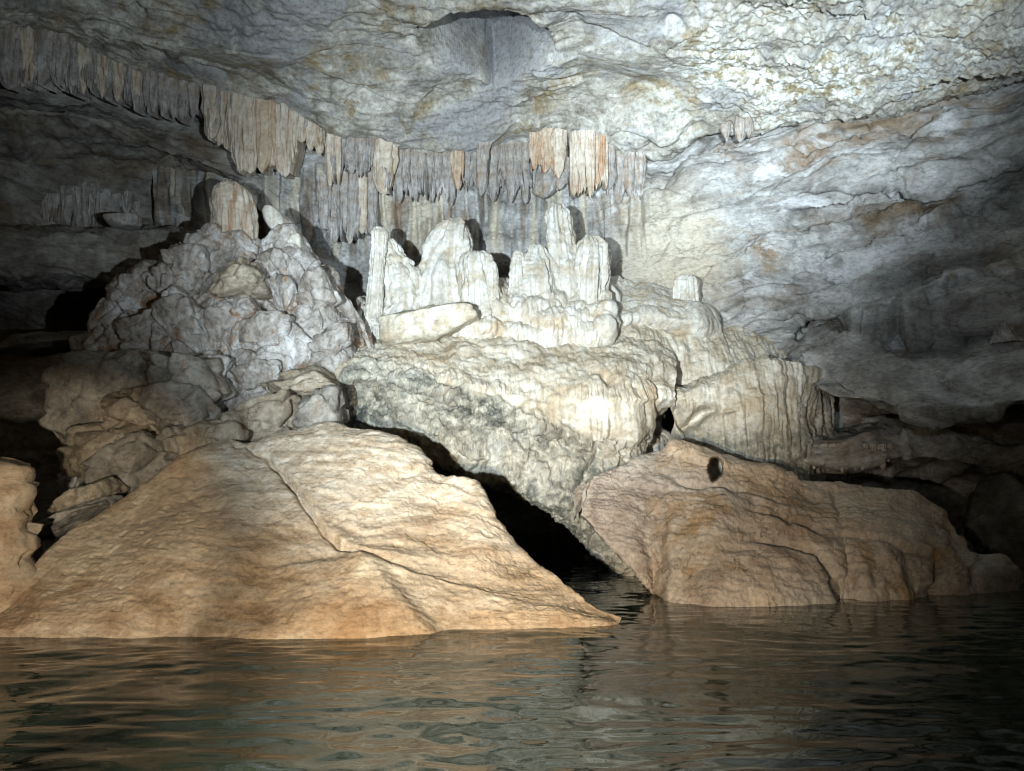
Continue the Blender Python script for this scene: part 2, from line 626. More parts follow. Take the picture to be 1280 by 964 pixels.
def build_ceiling():
    cs = [C(JUNC, dY=1.2, drow=-6), C(JUNC)]
    r90 = [(-500, -150, 6.6), (0, -10, 8.0), (250, 60, 9.0), (400, 95, 9.5), (570, 110, 9.75), (700, 105, 9.75), (830, 110, 9.6), (950, 95, 9.1), (1100, 80, 8.8),
           (1280, 50, 8.2), (1800, -90, 6.6)]
    r0 = [(-500, -300, 6.0), (0, -110, 7.2), (250, -40, 7.7), (400, -10, 8.0), (640, 0, 8.1), (900, -5, 7.9), (1100, -20, 7.6), (1280, -60, 7.2), (1800, -260, 5.9)]
    cs += [C(r90), C(r0)]
    for y, z in ((5.5, 6.9), (3, 7.0), (0, 6.9), (-4, 6.4), (-9, 5.6), (-13, 4.6)):
        cs.append([(-15, y, z - 2.5, 0), (-8, y, z - 0.4, 30), (0, y, z, 50), (8, y, z - 0.4, 70), (15, y, z - 2.5, 100)])
    V = loft(cs, 1000, 520, [0.3, 1, 1, 0.35, 0.12, 0.1, 0.1, 0.1, 0.1])
    n = facing(V, (0, 4, 0))
    px, py = project(V)
    d = 0.16 * fbm(S(V, 0.55, 0.55, 0.9), 3)
    rz = sstep(-0.35, 0.45, perlin(S(V, 0.55, 0.7, 0.7, 13)))
    Vq = V + warp(V, 0.8, 0.35)
    d += (0.015 + 0.04 * rz) * fbm(S(Vq, 1.0, 2.4, 2.4, 5), 4, billow=True)
    fv, fe, _ = facets(S(Vq, 0.9, 1.7, 1.7, 3))
    d += 0.06 * fv
    d += (0.008 + 0.02 * rz) * fbm(S(V, 6, 6, 9, 2), 3)
    # rough, pocked patch on the right
    rough = sstep(760, 960, px) * sstep(175, 120, py)
    d += rough * (0.035 * fbm(S(V, 11, 11, 11, 4), 3, billow=True) + 0.03 * fbm(S(V, 4, 4, 4, 8), 2, ridged=True))
    # bedding steps
    d += 0.05 * np.sin(3.2 * (V[..., 1] * 1.3 + 0.25 * V[..., 0] + 0.7 * perlin(S(V, 0.6)))) * sstep(0.0, 0.6, perlin(S(V, 0.4, 0.4, 0.4, 7)) + 0.3)
    # a lower shelf along the right edge
    dd, tt = seg_dist(px, py, [(900, 165), (1000, 146), (1090, 128), (1180, 90), (1280, 72), (1500, 30)])
    side = sstep(-4, 4, np.interp(px, [900, 1000, 1090, 1180, 1280, 1500], [162, 143, 126, 90, 72, 30]) - py)
    d += 0.16 * side * sstep(860, 960, px) * np.exp(-dd / 60)
    # broken-out pocket
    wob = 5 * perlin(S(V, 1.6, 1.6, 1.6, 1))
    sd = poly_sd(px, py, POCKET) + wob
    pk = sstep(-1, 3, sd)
    d = d * (1 - 0.35 * sstep(0, 6, sd)) - 1.0 * pk
    # small holes
    for (hx, hy, hr, hd) in ((514, 58, 7, 0.12), (716, 22, 9, 0.1), (838, 28, 10, 0.13), (848, 30, 7, 0.1), (858, 150, 6, 0.1)):
        d -= hd * np.exp(-(np.hypot(px - hx, (py - hy) * 1.3) / hr) ** 2)
    for ln, wd, dp in (([(160, 0), (180, 18)], 3, 0.08), ([(190, 62), (205, 68)], 4, 0.09), ([(235, 76), (255, 88), (278, 100)], 3.5, 0.09),
                       ([(110, 35), (190, 62)], 3, 0.05), ([(300, 90), (340, 112), (420, 130)], 4, 0.05), ([(880, 155), (840, 185), (800, 192)], 4, 0.1)):
        dist, _ = seg_dist(px + 3 * perlin(S(V, 6)), py + 3 * perlin(S(V, 6, 6, 6, 4)), ln)
        d -= dp * np.exp(-(dist / wd) ** 2)
    d = np.where(V[..., 1] > -1, d, d * 0.4)
    V = V + n * d[..., None]
    crust = np.exp(-(((px - 985) / 170) ** 2 + ((py - 95) / 62) ** 2)) * sstep(-0.35, 0.25, perlin(S(V, 1.6, 1.6, 1.6, 3)) + 0.5 * perlin(S(V, 4, 4, 4, 3)))
    crust = np.maximum(crust, 0.8 * np.exp(-(((px - 1150) / 150) ** 2 + ((py - 40) / 50) ** 2)) * sstep(-0.2, 0.3, perlin(S(V, 2.0, 2, 2, 9))))
    remember(V)
    struct(grid_obj('cave_ceiling', V, M_CEIL, attrs={'mask': np.clip(crust * 1.3, 0, 1), 'vein_or_shade': 0.8 * sstep(-1, 3, sd)}))  # pocket interior tinted blue-grey, with its shade painted in


build_ceiling()

# ------------------------------------------------------------------ back and right wall
def strata(V, dip=(-0.10, 0.12), f=5.0, seed=0.0, amp=1.0):
    """bedded ledges: terraces whose edges wander"""
    h = V[..., 2] + dip[0] * V[..., 0] + dip[1] * V[..., 1] + 0.16 * fbm(S(V, 0.7, 0.7, 0.7, seed), 3)
    out = 0
    a = 1.0
    for k in range(3):
        q = h * f
        cell = np.floor(q)
        fr = q - cell
        lvl = perlin(np.stack([V[..., 0] * 0.5 + 3.1 * cell, V[..., 1] * 0.5, cell * 0.37 + seed], -1))
        lvl2 = perlin(np.stack([V[..., 0] * 0.5 + 3.1 * (cell + 1), V[..., 1] * 0.5, (cell + 1) * 0.37 + seed], -1))
        out = out + a * (lvl + (lvl2 - lvl) * sstep(0.82, 1.0, fr))
        gate = sstep(0.0, 0.35, perlin(np.stack([V[..., 0] * 0.9 + 5.7 * cell, V[..., 1] * 0.9, cell * 0.71 + seed + 9], -1)))
        out = out - a * 0.45 * gate * np.exp(-((fr - 0.95) / 0.05) ** 2)
        f *= 2.1
        a *= 0.5
    return amp * out


def build_wall():
    j = [p for p in JUNC if p[0] >= 190]
    def row(pts):
        return C(pts)
    w0 = C(j, dY=0.35, drow=-14)
    w1 = row([(190, 180, 10.7), (400, 200, 10.9), (570, 215, 11.1), (700, 215, 11.1), (830, 215, 10.9), (900, 185, 10.5), (1050, 170, 9.9), (1280, 130, 9.1), (1800, 60, 7.6)])
    w2 = row([(190, 250, 10.8), (400, 250, 10.95), (570, 252, 11.1), (700, 250, 11.1), (830, 250, 10.7), (900, 235, 10.3), (1050, 232, 9.65), (1150, 225, 9.2), (1280, 200, 8.8), (1800, 150, 7.4)])
    w3 = row([(190, 300, 11.1), (400, 300, 11.3), (570, 290, 11.3), (700, 290, 11.2), (830, 290, 10.7), (900, 280, 10.35), (1050, 262, 9.9), (1150, 248, 9.5), (1280, 230, 9.0), (1800, 200, 7.6)])
    w4 = row([(190, 350, 11.3), (570, 340, 11.3), (700, 340, 11.2), (830, 340, 10.6), (900, 330, 10.2), (1050, 320, 9.6), (1280, 300, 8.7), (1800, 280, 7.2)])
    w5 = row([(190, 390, 11.3), (570, 390, 11.2), (830, 390, 10.6), (960, 385, 10.0), (1050, 390, 9.55), (1130, 395, 9.2), (1280, 380, 8.5), (1800, 370, 7.0)])
    w6 = row([(190, 420, 11.30), (570, 420, 11.20), (830, 420, 10.70), (980, 405, 10.10), (1050, 408, 10.45), (1130, 410, 10.15), (1280, 402, 9.55), (1800, 400, 7.95)])
    w7 = row([(190, 445, 11.30), (570, 445, 11.20), (830, 445, 10.70), (980, 440, 10.10), (1050, 452, 9.15), (1130, 455, 8.85), (1280, 440, 8.35), (1800, 440, 6.85)])
    w8 = row([(190, 480, 11.30), (570, 480, 11.20), (830, 480, 10.70), (980, 480, 9.80), (1020, 482, 8.95), (1060, 494, 8.80), (1100, 500, 8.65), (1140, 512, 8.55), (1190, 514, 8.35), (1240, 512, 8.15), (1262, 502, 8.05), (1280, 500, 7.95), (1800, 500, 6.55)])
    w9 = row([(190, 490, 16.50), (570, 490, 17.00), (800, 490, 16.00), (850, 490, 11.60), (980, 488, 10.60), (1020, 484, 11.00), (1060, 496, 10.90), (1140, 514, 10.70), (1280, 503, 10.30), (1800, 505, 8.70)])
    w10 = row([(190, 530, 16.50), (570, 530, 17.00), (800, 530, 16.00), (850, 530, 11.60), (980, 530, 10.00), (1060, 535, 10.60), (1140, 540, 10.50), (1280, 540, 10.30), (1800, 540, 8.70)])
    w11 = row([(190, 550, 16.5), (570, 550, 17), (800, 550, 16), (850, 550, 11.6), (960, 545, 9.0), (1060, 548, 9.2), (1140, 550, 9.3), (1280, 555, 9.2), (1800, 560, 8.0)])
    w12 = row([(190, 575, 16.5), (570, 575, 17), (800, 575, 16), (850, 575, 11.6), (960, 575, 8.9), (1060, 572, 9.1), (1140, 570, 9.2), (1280, 590, 9.2), (1800, 600, 8.0)])
    w13 = row([(190, 585, 16.5), (570, 585, 17), (800, 585, 16), (850, 585, 11.6), (960, 588, 10.8), (1060, 588, 11.0), (1140, 590, 10.8), (1280, 610, 10.0), (1800, 640, 8.6)])
    w14 = row([(190, 690, 16.5), (570, 690, 17), (800, 690, 16), (850, 690, 11.6), (960, 690, 11.4), (1280, 690, 10.4), (1800, 690, 8.8)])
    w15 = row([(190, 740, 16.5), (570, 740, 17), (800, 740, 16), (850, 740, 11.6), (960, 740, 11.4), (1280, 740, 10.4), (1800, 740, 8.8)])
    V = loft([w0, w1, w2, w3, w4, w5, w6, w7, w8, w9, w10, w11, w12, w13, w14, w15], 800, 500)
    n = facing(V)
    px, py = project(V)
    right = sstep(780, 900, px)
    d = 0.14 * fbm(S(V, 0.8, 0.8, 0.9, 2), 3) + 0.030 * fbm(S(V, 3.2, 3.2, 3.6, 1), 4)
    face = 1 - 0.85 * sstep(425, 445, py) * sstep(1010, 1030, px) * sstep(520, 505, py)
    rz = sstep(-0.3, 0.4, perlin(S(V, 0.5, 0.5, 0.8, 13)))
    low = sstep(300, 400, py)
    d += right * face * strata(V, dip=(-0.20, 0.05), f=1.7, amp=1.0) * (0.24 + 0.16 * low)
    d += right * face * strata(V, dip=(-0.24, 0.05), f=5.5, amp=0.055, seed=21) * (0.4 + 0.6 * rz)
    fv, fe, _ = facets(S(V, 1.5, 1.5, 2.4, 2) + warp(V, 1.2, 0.3))
    d += right * face * (0.11 * fv - 0.05 * np.exp(-(fe / 0.07) ** 2) * sstep(-0.1, 0.4, perlin(S(V, 0.9, 0.9, 0.9, 8))))
    d += (0.006 + 0.018 * rz) * fbm(S(V, 7, 7, 10, 3), 3, billow=True) * (0.4 + 0.6 * face)
    # vertical flutes on the wall behind the draperies
    cen = (1 - sstep(760, 860, px)) * sstep(195, 225, py) * sstep(340, 300, py)
    d += cen * (0.17 * fbm(S(V, 3.6, 1.0, 0.4, 3), 3, billow=True) + 0.04 * fbm(S(V, 13, 2, 0.9, 9), 2))
    # scalloped lip
    lip = np.exp(-((py - np.interp(px, [1010, 1060, 1140, 1240, 1280], [478, 488, 506, 508, 497])) / 14.0) ** 2) * sstep(1005, 1020, px)
    d += lip * 0.10 * fbm(S(V, 3.0, 1, 0.3, 5), 3)
    # overhanging ledges that follow the dipping beds
    jyy = py + 7 * perlin(S(V, 2.2, 2.2, 2.2, 6)) + 4 * perlin(S(V, 6, 6, 6, 6))
    for ln, h_, fade in (([(880, 264), (1000, 262), (1080, 243), (1160, 232), (1280, 205), (1500, 150)], 0.17, 30), ([(930, 322), (1010, 335), (1060, 306), (1110, 288), (1200, 262), (1280, 250), (1500, 210)], 0.15, 26),
                         ([(890, 372), (985, 376), (1040, 360), (1100, 352), (1180, 330), (1280, 318), (1500, 280)], 0.18, 30), ([(960, 408), (1040, 400), (1130, 396), (1200, 402), (1280, 396), (1500, 390)], 0.22, 30),
                         ([(890, 208), (1000, 190), (1100, 176), (1280, 150), (1500, 110)], 0.10, 24), ([(1040, 440), (1130, 446), (1280, 436), (1500, 430)], -0.10, 20)):
        a_ = np.array(ln, float)
        e_ = np.interp(px, a_[:, 0], a_[:, 1])
        win = sstep(a_[0, 0] - 10, a_[0, 0] + 70, px) * np.clip(0.75 + 0.6 * perlin(S(V, 0.8, 0.8, 0.8, 3.3 + h_ * 9)), 0.2, 1.3)
        d += h_ * win * np.exp(-np.maximum(e_ - jyy, 0) / fade) * sstep(2.5, -1.5, jyy - e_)
    # long cracks
    for ln, wd, dp in (([(985, 372), (1030, 362), (1050, 350)], 3, 0.08), ([(1010, 335), (1060, 305), (1100, 290), (1180, 262)], 4, 0.10), ([(1095, 408), (1120, 395), (1130, 375), (1180, 352)], 5, 0.15),
                       ([(1095, 411), (1180, 408), (1280, 396)], 4, 0.14), ([(975, 440), (1000, 425), (1012, 405), (1040, 398)], 6, 0.2), ([(1000, 250), (1080, 240), (1180, 236), (1280, 215)], 4, 0.1),
                       ([(1060, 175), (1130, 162), (1180, 150)], 5, 0.08), ([(830, 232), (850, 205), (880, 190)], 4, 0.09), ([(1000, 270), (1100, 262), (1180, 252), (1230, 258)], 7, 0.12)):
        dist, _ = seg_dist(px + 6 * perlin(S(V, 4)), py + 6 * perlin(S(V, 4, 4, 4, 4)), ln)
        d -= dp * np.exp(-(dist / wd) ** 2)
    V = V + n * d[..., None]
    remember(V)
    stain = np.zeros(px.shape, np.float32)
    jx, jy = px + 14 * perlin(S(V, 3)) + 6 * perlin(S(V, 9)), py + 12 * perlin(S(V, 3, 3, 3, 5)) + 6 * perlin(S(V, 9, 9, 9, 5))
    for ln, wd, a in (([(1085, 278), (1130, 268), (1195, 248)], 13, 0.95), ([(1000, 288), (1060, 272), (1110, 262)], 14, 0.6), ([(1040, 168), (1130, 158)], 7, 0.7), ([(900, 370), (990, 376)], 12, 0.5), ([(1020, 420), (1060, 425)], 10, 0.5)):
        stain = np.maximum(stain, a * np.exp(-(seg_dist(jx, jy, ln)[0] / wd) ** 2))
    cream = 0.85 * np.exp(-(((jx - 835) / 75) ** 2 + ((jy - 330) / 95) ** 2) ** 2)
    runs = perlin(S(V, 5.0, 1.0, 0.5, 15)) + 0.5 * perlin(S(V, 14, 2, 0.9, 15))
    cream = np.maximum(cream, 0.8 * cen * sstep(0.05, 0.35, runs))
    stain = np.maximum(stain, 0.6 * cen * sstep(0.15, 0.45, -runs))
    struct(grid_obj('cave_wall', V, M_WALL, attrs={'mask': stain, 'vein_or_shade': cream}))


build_wall()


def build_left_wall():
    l0 = C([(-500, -60, 7.4), (0, 40, 9.0), (120, 58, 9.7), (250, 115, 10.4), (330, 140, 10.8)])
    l1 = C([(-500, 60, 7.6), (0, 112, 9.2), (120, 122, 9.9), (250, 152, 10.4), (330, 200, 10.9)])
    l2 = C([(-500, 100, 7.2), (0, 138, 8.7), (120, 150, 9.4), (200, 184, 10.0), (330, 230, 10.8)])
    l3 = C([(-500, 150, 8.0), (0, 190, 9.6), (120, 196, 10.4), (200, 200, 10.6), (330, 250, 11.0)])
    l4 = C([(-500, 250, 8.2), (0, 275, 10.0), (120, 278, 10.8), (200, 275, 11.2), (330, 300, 11.4)])
    l5 = C([(-500, 280, 7.8), (0, 300, 9.4), (120, 296, 9.9), (200, 288, 10.3), (330, 320, 10.8)])
    l6 = C([(-500, 330, 8.0), (0, 345, 9.6), (120, 350, 10.2), (200, 352, 10.6), (330, 360, 11.0)])
    l7 = C([(-500, 345, 11), (0, 355, 12.6), (120, 358, 13), (200, 360, 13), (330, 380, 12)])
    l8 = C([(-500, 600, 12), (0, 600, 13.8), (120, 600, 14), (200, 600, 14), (330, 600, 13)])
    l9 = C([(-500, 690, 12), (0, 690, 13.8), (120, 690, 14), (200, 690, 14), (330, 690, 13)])
    V = loft([l0, l1, l2, l3, l4, l5, l6, l7, l8, l9], 420, 480)
    n = facing(V)
    px, py = project(V)
    d = 0.13 * fbm(S(V, 0.9, 0.9, 1.0, 12), 3) + 0.05 * fbm(S(V, 3.2, 3.2, 4, 11), 4)
    d += strata(V, dip=(0.12, 0.05), f=2.2, amp=0.16, seed=4)
    d += 0.016 * fbm(S(V, 9, 9, 12, 3), 3, ridged=True)
    V = V + n * d[..., None]
    remember(V)
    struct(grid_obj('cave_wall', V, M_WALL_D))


build_left_wall()

# ------------------------------------------------------------------ draperies
def tongue(name, px, top, bot, wpx, Y, mat, parent, seed, thick=0.8, lean=0.0, taper=0.6, nseg=44, nring=40):
    """a hanging fold of calcite: fluted, widening into the roof, tapering to a wet tip"""
    r = random.Random(seed)
    t = np.linspace(0, 1, nring)
    A = np.array(P(px, top, Y))
    B = np.array(P(px + lean, bot, Y))
    half = wpx / F * Y * 0.5
    q = np.clip((t - taper) / (1 - taper), 0, 1)
    prof = (1 + 0.22 * np.exp(-t / 0.12)) * (1 - 0.15 * t) * np.clip(1 - q ** r.uniform(1.5, 3.0), 0, 1) ** r.uniform(0.5, 0.8)
    prof = prof * (1 + 0.07 * np.sin(5 * t + r.random() * 6) + 0.04 * np.sin(13 * t + r.random() * 6))
    prof[-1] = 0.01
    th = np.linspace(0, 2 * math.pi, nseg, endpoint=False)
    T, H = np.meshgrid(t, th, indexing='ij')
    rad = half * prof[:, None]
    sd = seed * 1.37 % 97
    q1 = np.stack([np.cos(H) * 2.2 + sd, np.sin(H) * 2.2, T * 0.9 + sd], -1).astype(np.float32)
    q2 = np.stack([np.cos(H) * 5.5 + sd, np.sin(H) * 5.5, T * 1.8 + sd], -1).astype(np.float32)
    fl = 1 + 0.30 * (np.abs(perlin(q1)) - 0.25) * 2 + 0.16 * (np.abs(perlin(q2)) - 0.25) * 2
    wx = half * 0.5 * perlin(np.stack([t * 1.7 + sd, 0 * t, 0 * t + sd], -1).astype(np.float32))[:, None] * T
    x = A[0] + (B[0] - A[0]) * T + rad * fl * np.cos(H) + wx
    y = A[1] + rad * fl * np.sin(H) * thick
    z = A[2] + (B[2] - A[2]) * T
    V = np.stack([x, y, z], -1).astype(np.float32)
    nz = np.stack([np.cos(H), np.sin(H), 0 * H], -1)
    V += (nz * (np.minimum(rad, 0.08) * 0.25 * fbm(S(V, 11, 11, 6.0, sd), 3))[..., None]).astype(np.float32)
    V[-1] = V[-1].mean(0)
    return new_mesh(name, V, grid_quads(nring, nseg, True), mat, parent, base=A)


MATS = {'g': M_DRAP, 'p': M_DRAP_P, 'o': M_DRAP_O}


def curtain(name, folds, label, cat='stalactites', group=None, dy=-0.05, part='fold', Yf=None, taper=None, wide=1.3, extra=1, sheet=True, vary=0.2):
    mx = sum(f[0] for f in folds) / len(folds)
    jr, jy = junc(mx)
    root = thing(name, P(mx, folds[0][1], (Yf(mx) if Yf else jy)), label, cat, group)
    bpy.context.view_layer.update()
    rr = random.Random(int(mx))
    if len(folds) > 2 and sheet:
        xs = np.array([f[0] for f in folds], float)
        tops = np.array([f[1] for f in folds], float)
        bots = np.array([f[2] for f in folds], float)
        nu_ = int(3.0 * (xs[-1] - xs[0] + 16))
        U = np.linspace(xs[0] - 8, xs[-1] + 8, nu_)
        up = 7 + 34 * max(0, -dy)
        Ys = np.array([(Yf(x) if Yf else min(surf_Y(x, 0.5 * (t_ + b_), 99), junc(x)[1] + 0.1)) for x, t_, b_ in zip(xs, tops, bots)]) + dy + 0.03
        Yu = np.interp(U, xs, Ys)
        tv = np.linspace(0, 1, 48)
        one = np.stack([U * 0.11, 0 * U + mx, 0 * U], -1).astype(np.float32)
        two = np.stack([U * 0.33, 0 * U + mx, 0 * U + 5], -1).astype(np.float32)
        rag = 16 * perlin(one) + 10 * perlin(two)
        bu = np.interp(U, xs, bots) - 6 + rag - 8 * sstep(0, 1, np.abs(2 * (U - U[0]) / (U[-1] - U[0]) - 1) ** 6)
        tu = np.interp(U, xs, tops) - up
        G = np.zeros((50, nu_, 3), np.float32)
        for a_, t_ in enumerate(tv):
            rows_ = tu + (bu - tu) * t_
            q1 = np.stack([U * 0.10 + 0.9 * perlin(np.stack([U * 0.05, 0 * U + t_ * 1.6, 0 * U + mx], -1).astype(np.float32)), 0 * U + t_ * 0.5, 0 * U + mx], -1).astype(np.float32)
            q2 = q1 * np.float32(3.1)
            out_ = 0.24 * np.abs(perlin(q1)) + 0.08 * np.abs(perlin(q2))
            out_ = out_ * (0.35 + 0.65 * t_) * (1 - 0.5 * t_ ** 8)
            G[a_] = np.array([P(x, r_, y_ - o_) for x, r_, y_, o_ in zip(U, rows_, Yu, out_)])
        G[48] = G[47] + np.array([0, 0.12, 0.02], np.float32)
        G[49] = G[47] + np.array([0, 0.4, 0.10], np.float32)
        mt_ = max(set(f[4] for f in folds), key=[f[4] for f in folds].count)
        new_mesh('sheet', G, grid_quads(50, nu_), MATS[mt_], root)
    for k, f in enumerate(folds):
        px, top, bot, wd, mt = f[:5]
        bot = bot + rr.uniform(-vary, 0.8 * vary) * (bot - top)
        wd = wd * rr.uniform(1 - vary, 1 + vary)
        ln = f[5] if len(f) > 5 else 0
        Y0 = Yf(px) if Yf else min(surf_Y(px, 0.5 * (top + bot), 99), junc(px)[1] + 0.1)
        Y = Y0 + dy
        up = 7 + 34 * max(0, -dy)
        tp = taper if taper else rr.uniform(0.35, 0.7)
        tongue(part, px, top - up, bot, wd * wide, Y, MATS[mt], root, int(px * 7 + k), lean=ln, taper=tp)
        for e in range(extra):
            L_ = rr.uniform(0.55, 0.98)
            tongue(part, px + wd * rr.uniform(0.35, 0.6), top - up, top + (bot - top) * L_, wd * rr.uniform(0.45, 0.75), Y - rr.uniform(-0.03, 0.05), MATS[mt if rr.random() < 0.75 or mt == 'o' else 'g'], root,
                   int(px * 11 + k + 31 * e), lean=ln + rr.uniform(-2, 2), taper=rr.uniform(0.3, 0.6), nseg=30, nring=30)
    return root


curtain('drapery_curtain', [(263, 125, 172, 18, 'p'), (277, 126, 182, 9, 'p', -3), (295, 128, 213, 18, 'p'), (310, 130, 217, 17, 'p'), (329, 132, 214, 22, 'o'),
                            (348, 136, 221, 17, 'p'), (362, 141, 223, 16, 'p', -6), (376, 148, 178, 12, 'p'), (387, 153, 188, 11, 'p'), (398, 158, 196, 12, 'p')],
        'thick pale striped drapery curtain with one wide orange fold, hanging above the rubble mound', dy=-0.30, wide=1.12, taper=0.72, vary=0.05)
curtain('drapery_curtain', [(414, 166, 234, 15, 'p'), (427, 171, 216, 11, 'g'), (439, 175, 218, 12, 'g'), (452, 178, 224, 12, 'g'), (462, 180, 215, 9, 'g'), (481, 174, 243, 25, 'p')],
        'pale drapery ending in one broad smooth tongue beside the striped curtain', dy=-0.2, wide=1.15, vary=0.08)
curtain('drapery_curtain', [(404, 228, 292, 13, 'g', 2), (418, 238, 300, 10, 'g'), (430, 220, 302, 11, 'g'), (441, 216, 300, 11, 'g', -3), (452, 216, 296, 10, 'p'), (464, 220, 288, 9, 'g')],
        'long grey columns running down the wall under the broad tongue', cat='flowstone columns', part='column', dy=0.0, taper=0.85, wide=1.2)
curtain('drapery_curtain', [(499, 188, 247, 10, 'g'), (508, 190, 243, 11, 'g'), (517, 189, 250, 11, 'g', 3), (527, 190, 244, 11, 'g'), (537, 190, 252, 11, 'g', 3), (547, 191, 247, 11, 'g'), (556, 190, 243, 10, 'g', 4), (564, 190, 250, 9, 'g')],
        'fine grey fringe between the broad pale tongue and the narrow orange stalactite', dy=-0.05, wide=1.2, extra=0)
tag_o = curtain('stalactite', [(571, 188, 247, 10, 'o')], 'narrow orange stalactite standing out between two grey fringes', cat='stalactite', dy=-0.18)
curtain('drapery_curtain', [(583, 178, 240, 13, 'g'), (594, 180, 232, 12, 'g', 3), (605, 186, 246, 13, 'g', -4), (616, 188, 250, 12, 'g'), (627, 186, 240, 13, 'g', -3), (638, 184, 246, 12, 'g'), (648, 182, 240, 12, 'g', -3), (657, 182, 247, 11, 'g')],
        'grey crinkled drapery between the narrow orange stalactite and the small orange lobes', dy=-0.05, wide=1.2, extra=0)
curtain('drapery_curtain', [(669, 184, 213, 13, 'o'), (682, 182, 216, 13, 'o'), (697, 182, 219, 20, 'p')],
        'small cluster of short orange and pale lobes under the ceiling', dy=-0.3)
curtain('drapery_curtain', [(683, 206, 244, 23, 'g'), (701, 210, 241, 16, 'g')],
        'two rounded grey lobes tucked beneath the small orange lobes', dy=-0.12)
curtain('drapery_curtain', [(720, 182, 243, 10, 'p'), (728, 182, 245, 11, 'p'), (737, 182, 244, 11, 'p'), (746, 183, 243, 11, 'o'), (752, 186, 236, 7, 'o')],
        'pale drapery with one orange edge hanging above the tallest stalagmite', dy=-0.28)
curtain('drapery_curtain', [(761, 186, 246, 14, 'g'), (773, 190, 247, 16, 'g'), (787, 198, 240, 14, 'g'), (800, 200, 250, 12, 'g')],
        'grey drapery fading into the wall beside the orange edged drapery', dy=-0.05, wide=1.2, extra=0)
curtain('stalactite', [(906, 150, 174, 10, 'g', 3), (924, 148, 182, 12, 'g', 2), (935, 148, 170, 9, 'g')],
        'short grey stalactites where the brightest ceiling meets the layered wall', dy=-0.1, sheet=False)
curtain('drapery_curtain', [(10, 52, 110, 22, 'g'), (28, 50, 113, 18, 'p'), (50, 54, 108, 25, 'g'), (72, 58, 106, 20, 'g'), (92, 52, 116, 13, 'g'), (103, 53, 114, 13, 'p'), (113, 56, 113, 12, 'g'), (124, 62, 116, 13, 'p', 3),
                            (134, 68, 119, 12, 'g'), (144, 74, 124, 12, 'p', 3), (155, 82, 132, 13, 'g'), (166, 88, 137, 12, 'p', 2), (178, 93, 138, 12, 'g'), (190, 100, 138, 12, 'g'), (203, 106, 143, 13, 'g', 2), (215, 112, 145, 12, 'g'),
                            (228, 118, 148, 12, 'g'), (240, 122, 150, 11, 'g')],
        'long dim grey curtain of folds leading along the ceiling to the striped curtain', dy=-0.25)
curtain('drapery_curtain', [(58, 222, 282, 12, 'g'), (72, 218, 280, 13, 'g'), (86, 216, 276, 12, 'g'), (99, 214, 282, 14, 'g'), (113, 214, 280, 13, 'g'), (128, 214, 276, 16, 'g'), (144, 212, 276, 14, 'g'), (158, 212, 270, 13, 'g'), (172, 214, 268, 12, 'g')],
        'dim brown flowstone columns in the dark recess behind the rubble mound', cat='flowstone columns', part='column', Yf=lambda x: surf_Y(x, 250, 10.4), dy=0.04, taper=0.8, wide=1.3)
curtain('drapery_curtain', [(x + (k * 29 % 7) - 3, 562, 574 + (k * 37 % 23), 6 + (k * 13 % 6), 'g', (k % 3) - 1) for k, x in enumerate(range(990, 1112, 10))],
        'ragged row of tiny dark stalactites under the low ledge beside the brown boulder', cat='stalactites', part='stalactite', Yf=lambda x: surf_Y(x, 566, 9.0), dy=0.09, extra=0, wide=1.1, sheet=False)

# ------------------------------------------------------------------ boulders
def lerp_curve(a, b, t, dY=0.0):
    """curve between two photograph curves at the same parameter; pts (px, py, Y)"""
    a = np.array(a, float)
    b = np.array(b, float)
    u = np.linspace(0, 1, 40)
    fa = np.stack([np.interp(u, (a[:, 0] - a[0, 0]) / (a[-1, 0] - a[0, 0]), a[:, k]) for k in range(3)], 1)
    fb = np.stack([np.interp(u, (b[:, 0] - b[0, 0]) / (b[-1, 0] - b[0, 0]), b[:, k]) for k in range(3)], 1)
    c = fa + (fb - fa) * t
    c[:, 2] += dY * np.sin(np.pi * u) ** 0.5
    return [tuple(q) for q in c]


def grooves(V, px, py, lines, jit=3.0, jf=5.0):
    d = np.zeros(px.shape, np.float32)
    jx = px + jit * perlin(S(V, jf, jf, jf, 1.5))
    jy = py + jit * perlin(S(V, jf, jf, jf, 7.5))
    for ln, wd, dp in lines:
        dist, tp = seg_dist(jx, jy, ln)
        d -= dp * np.exp(-(dist / wd) ** 2) * (0.35 + 0.65 * np.sin(np.pi * np.clip(tp, 0.03, 0.97)))
    return d


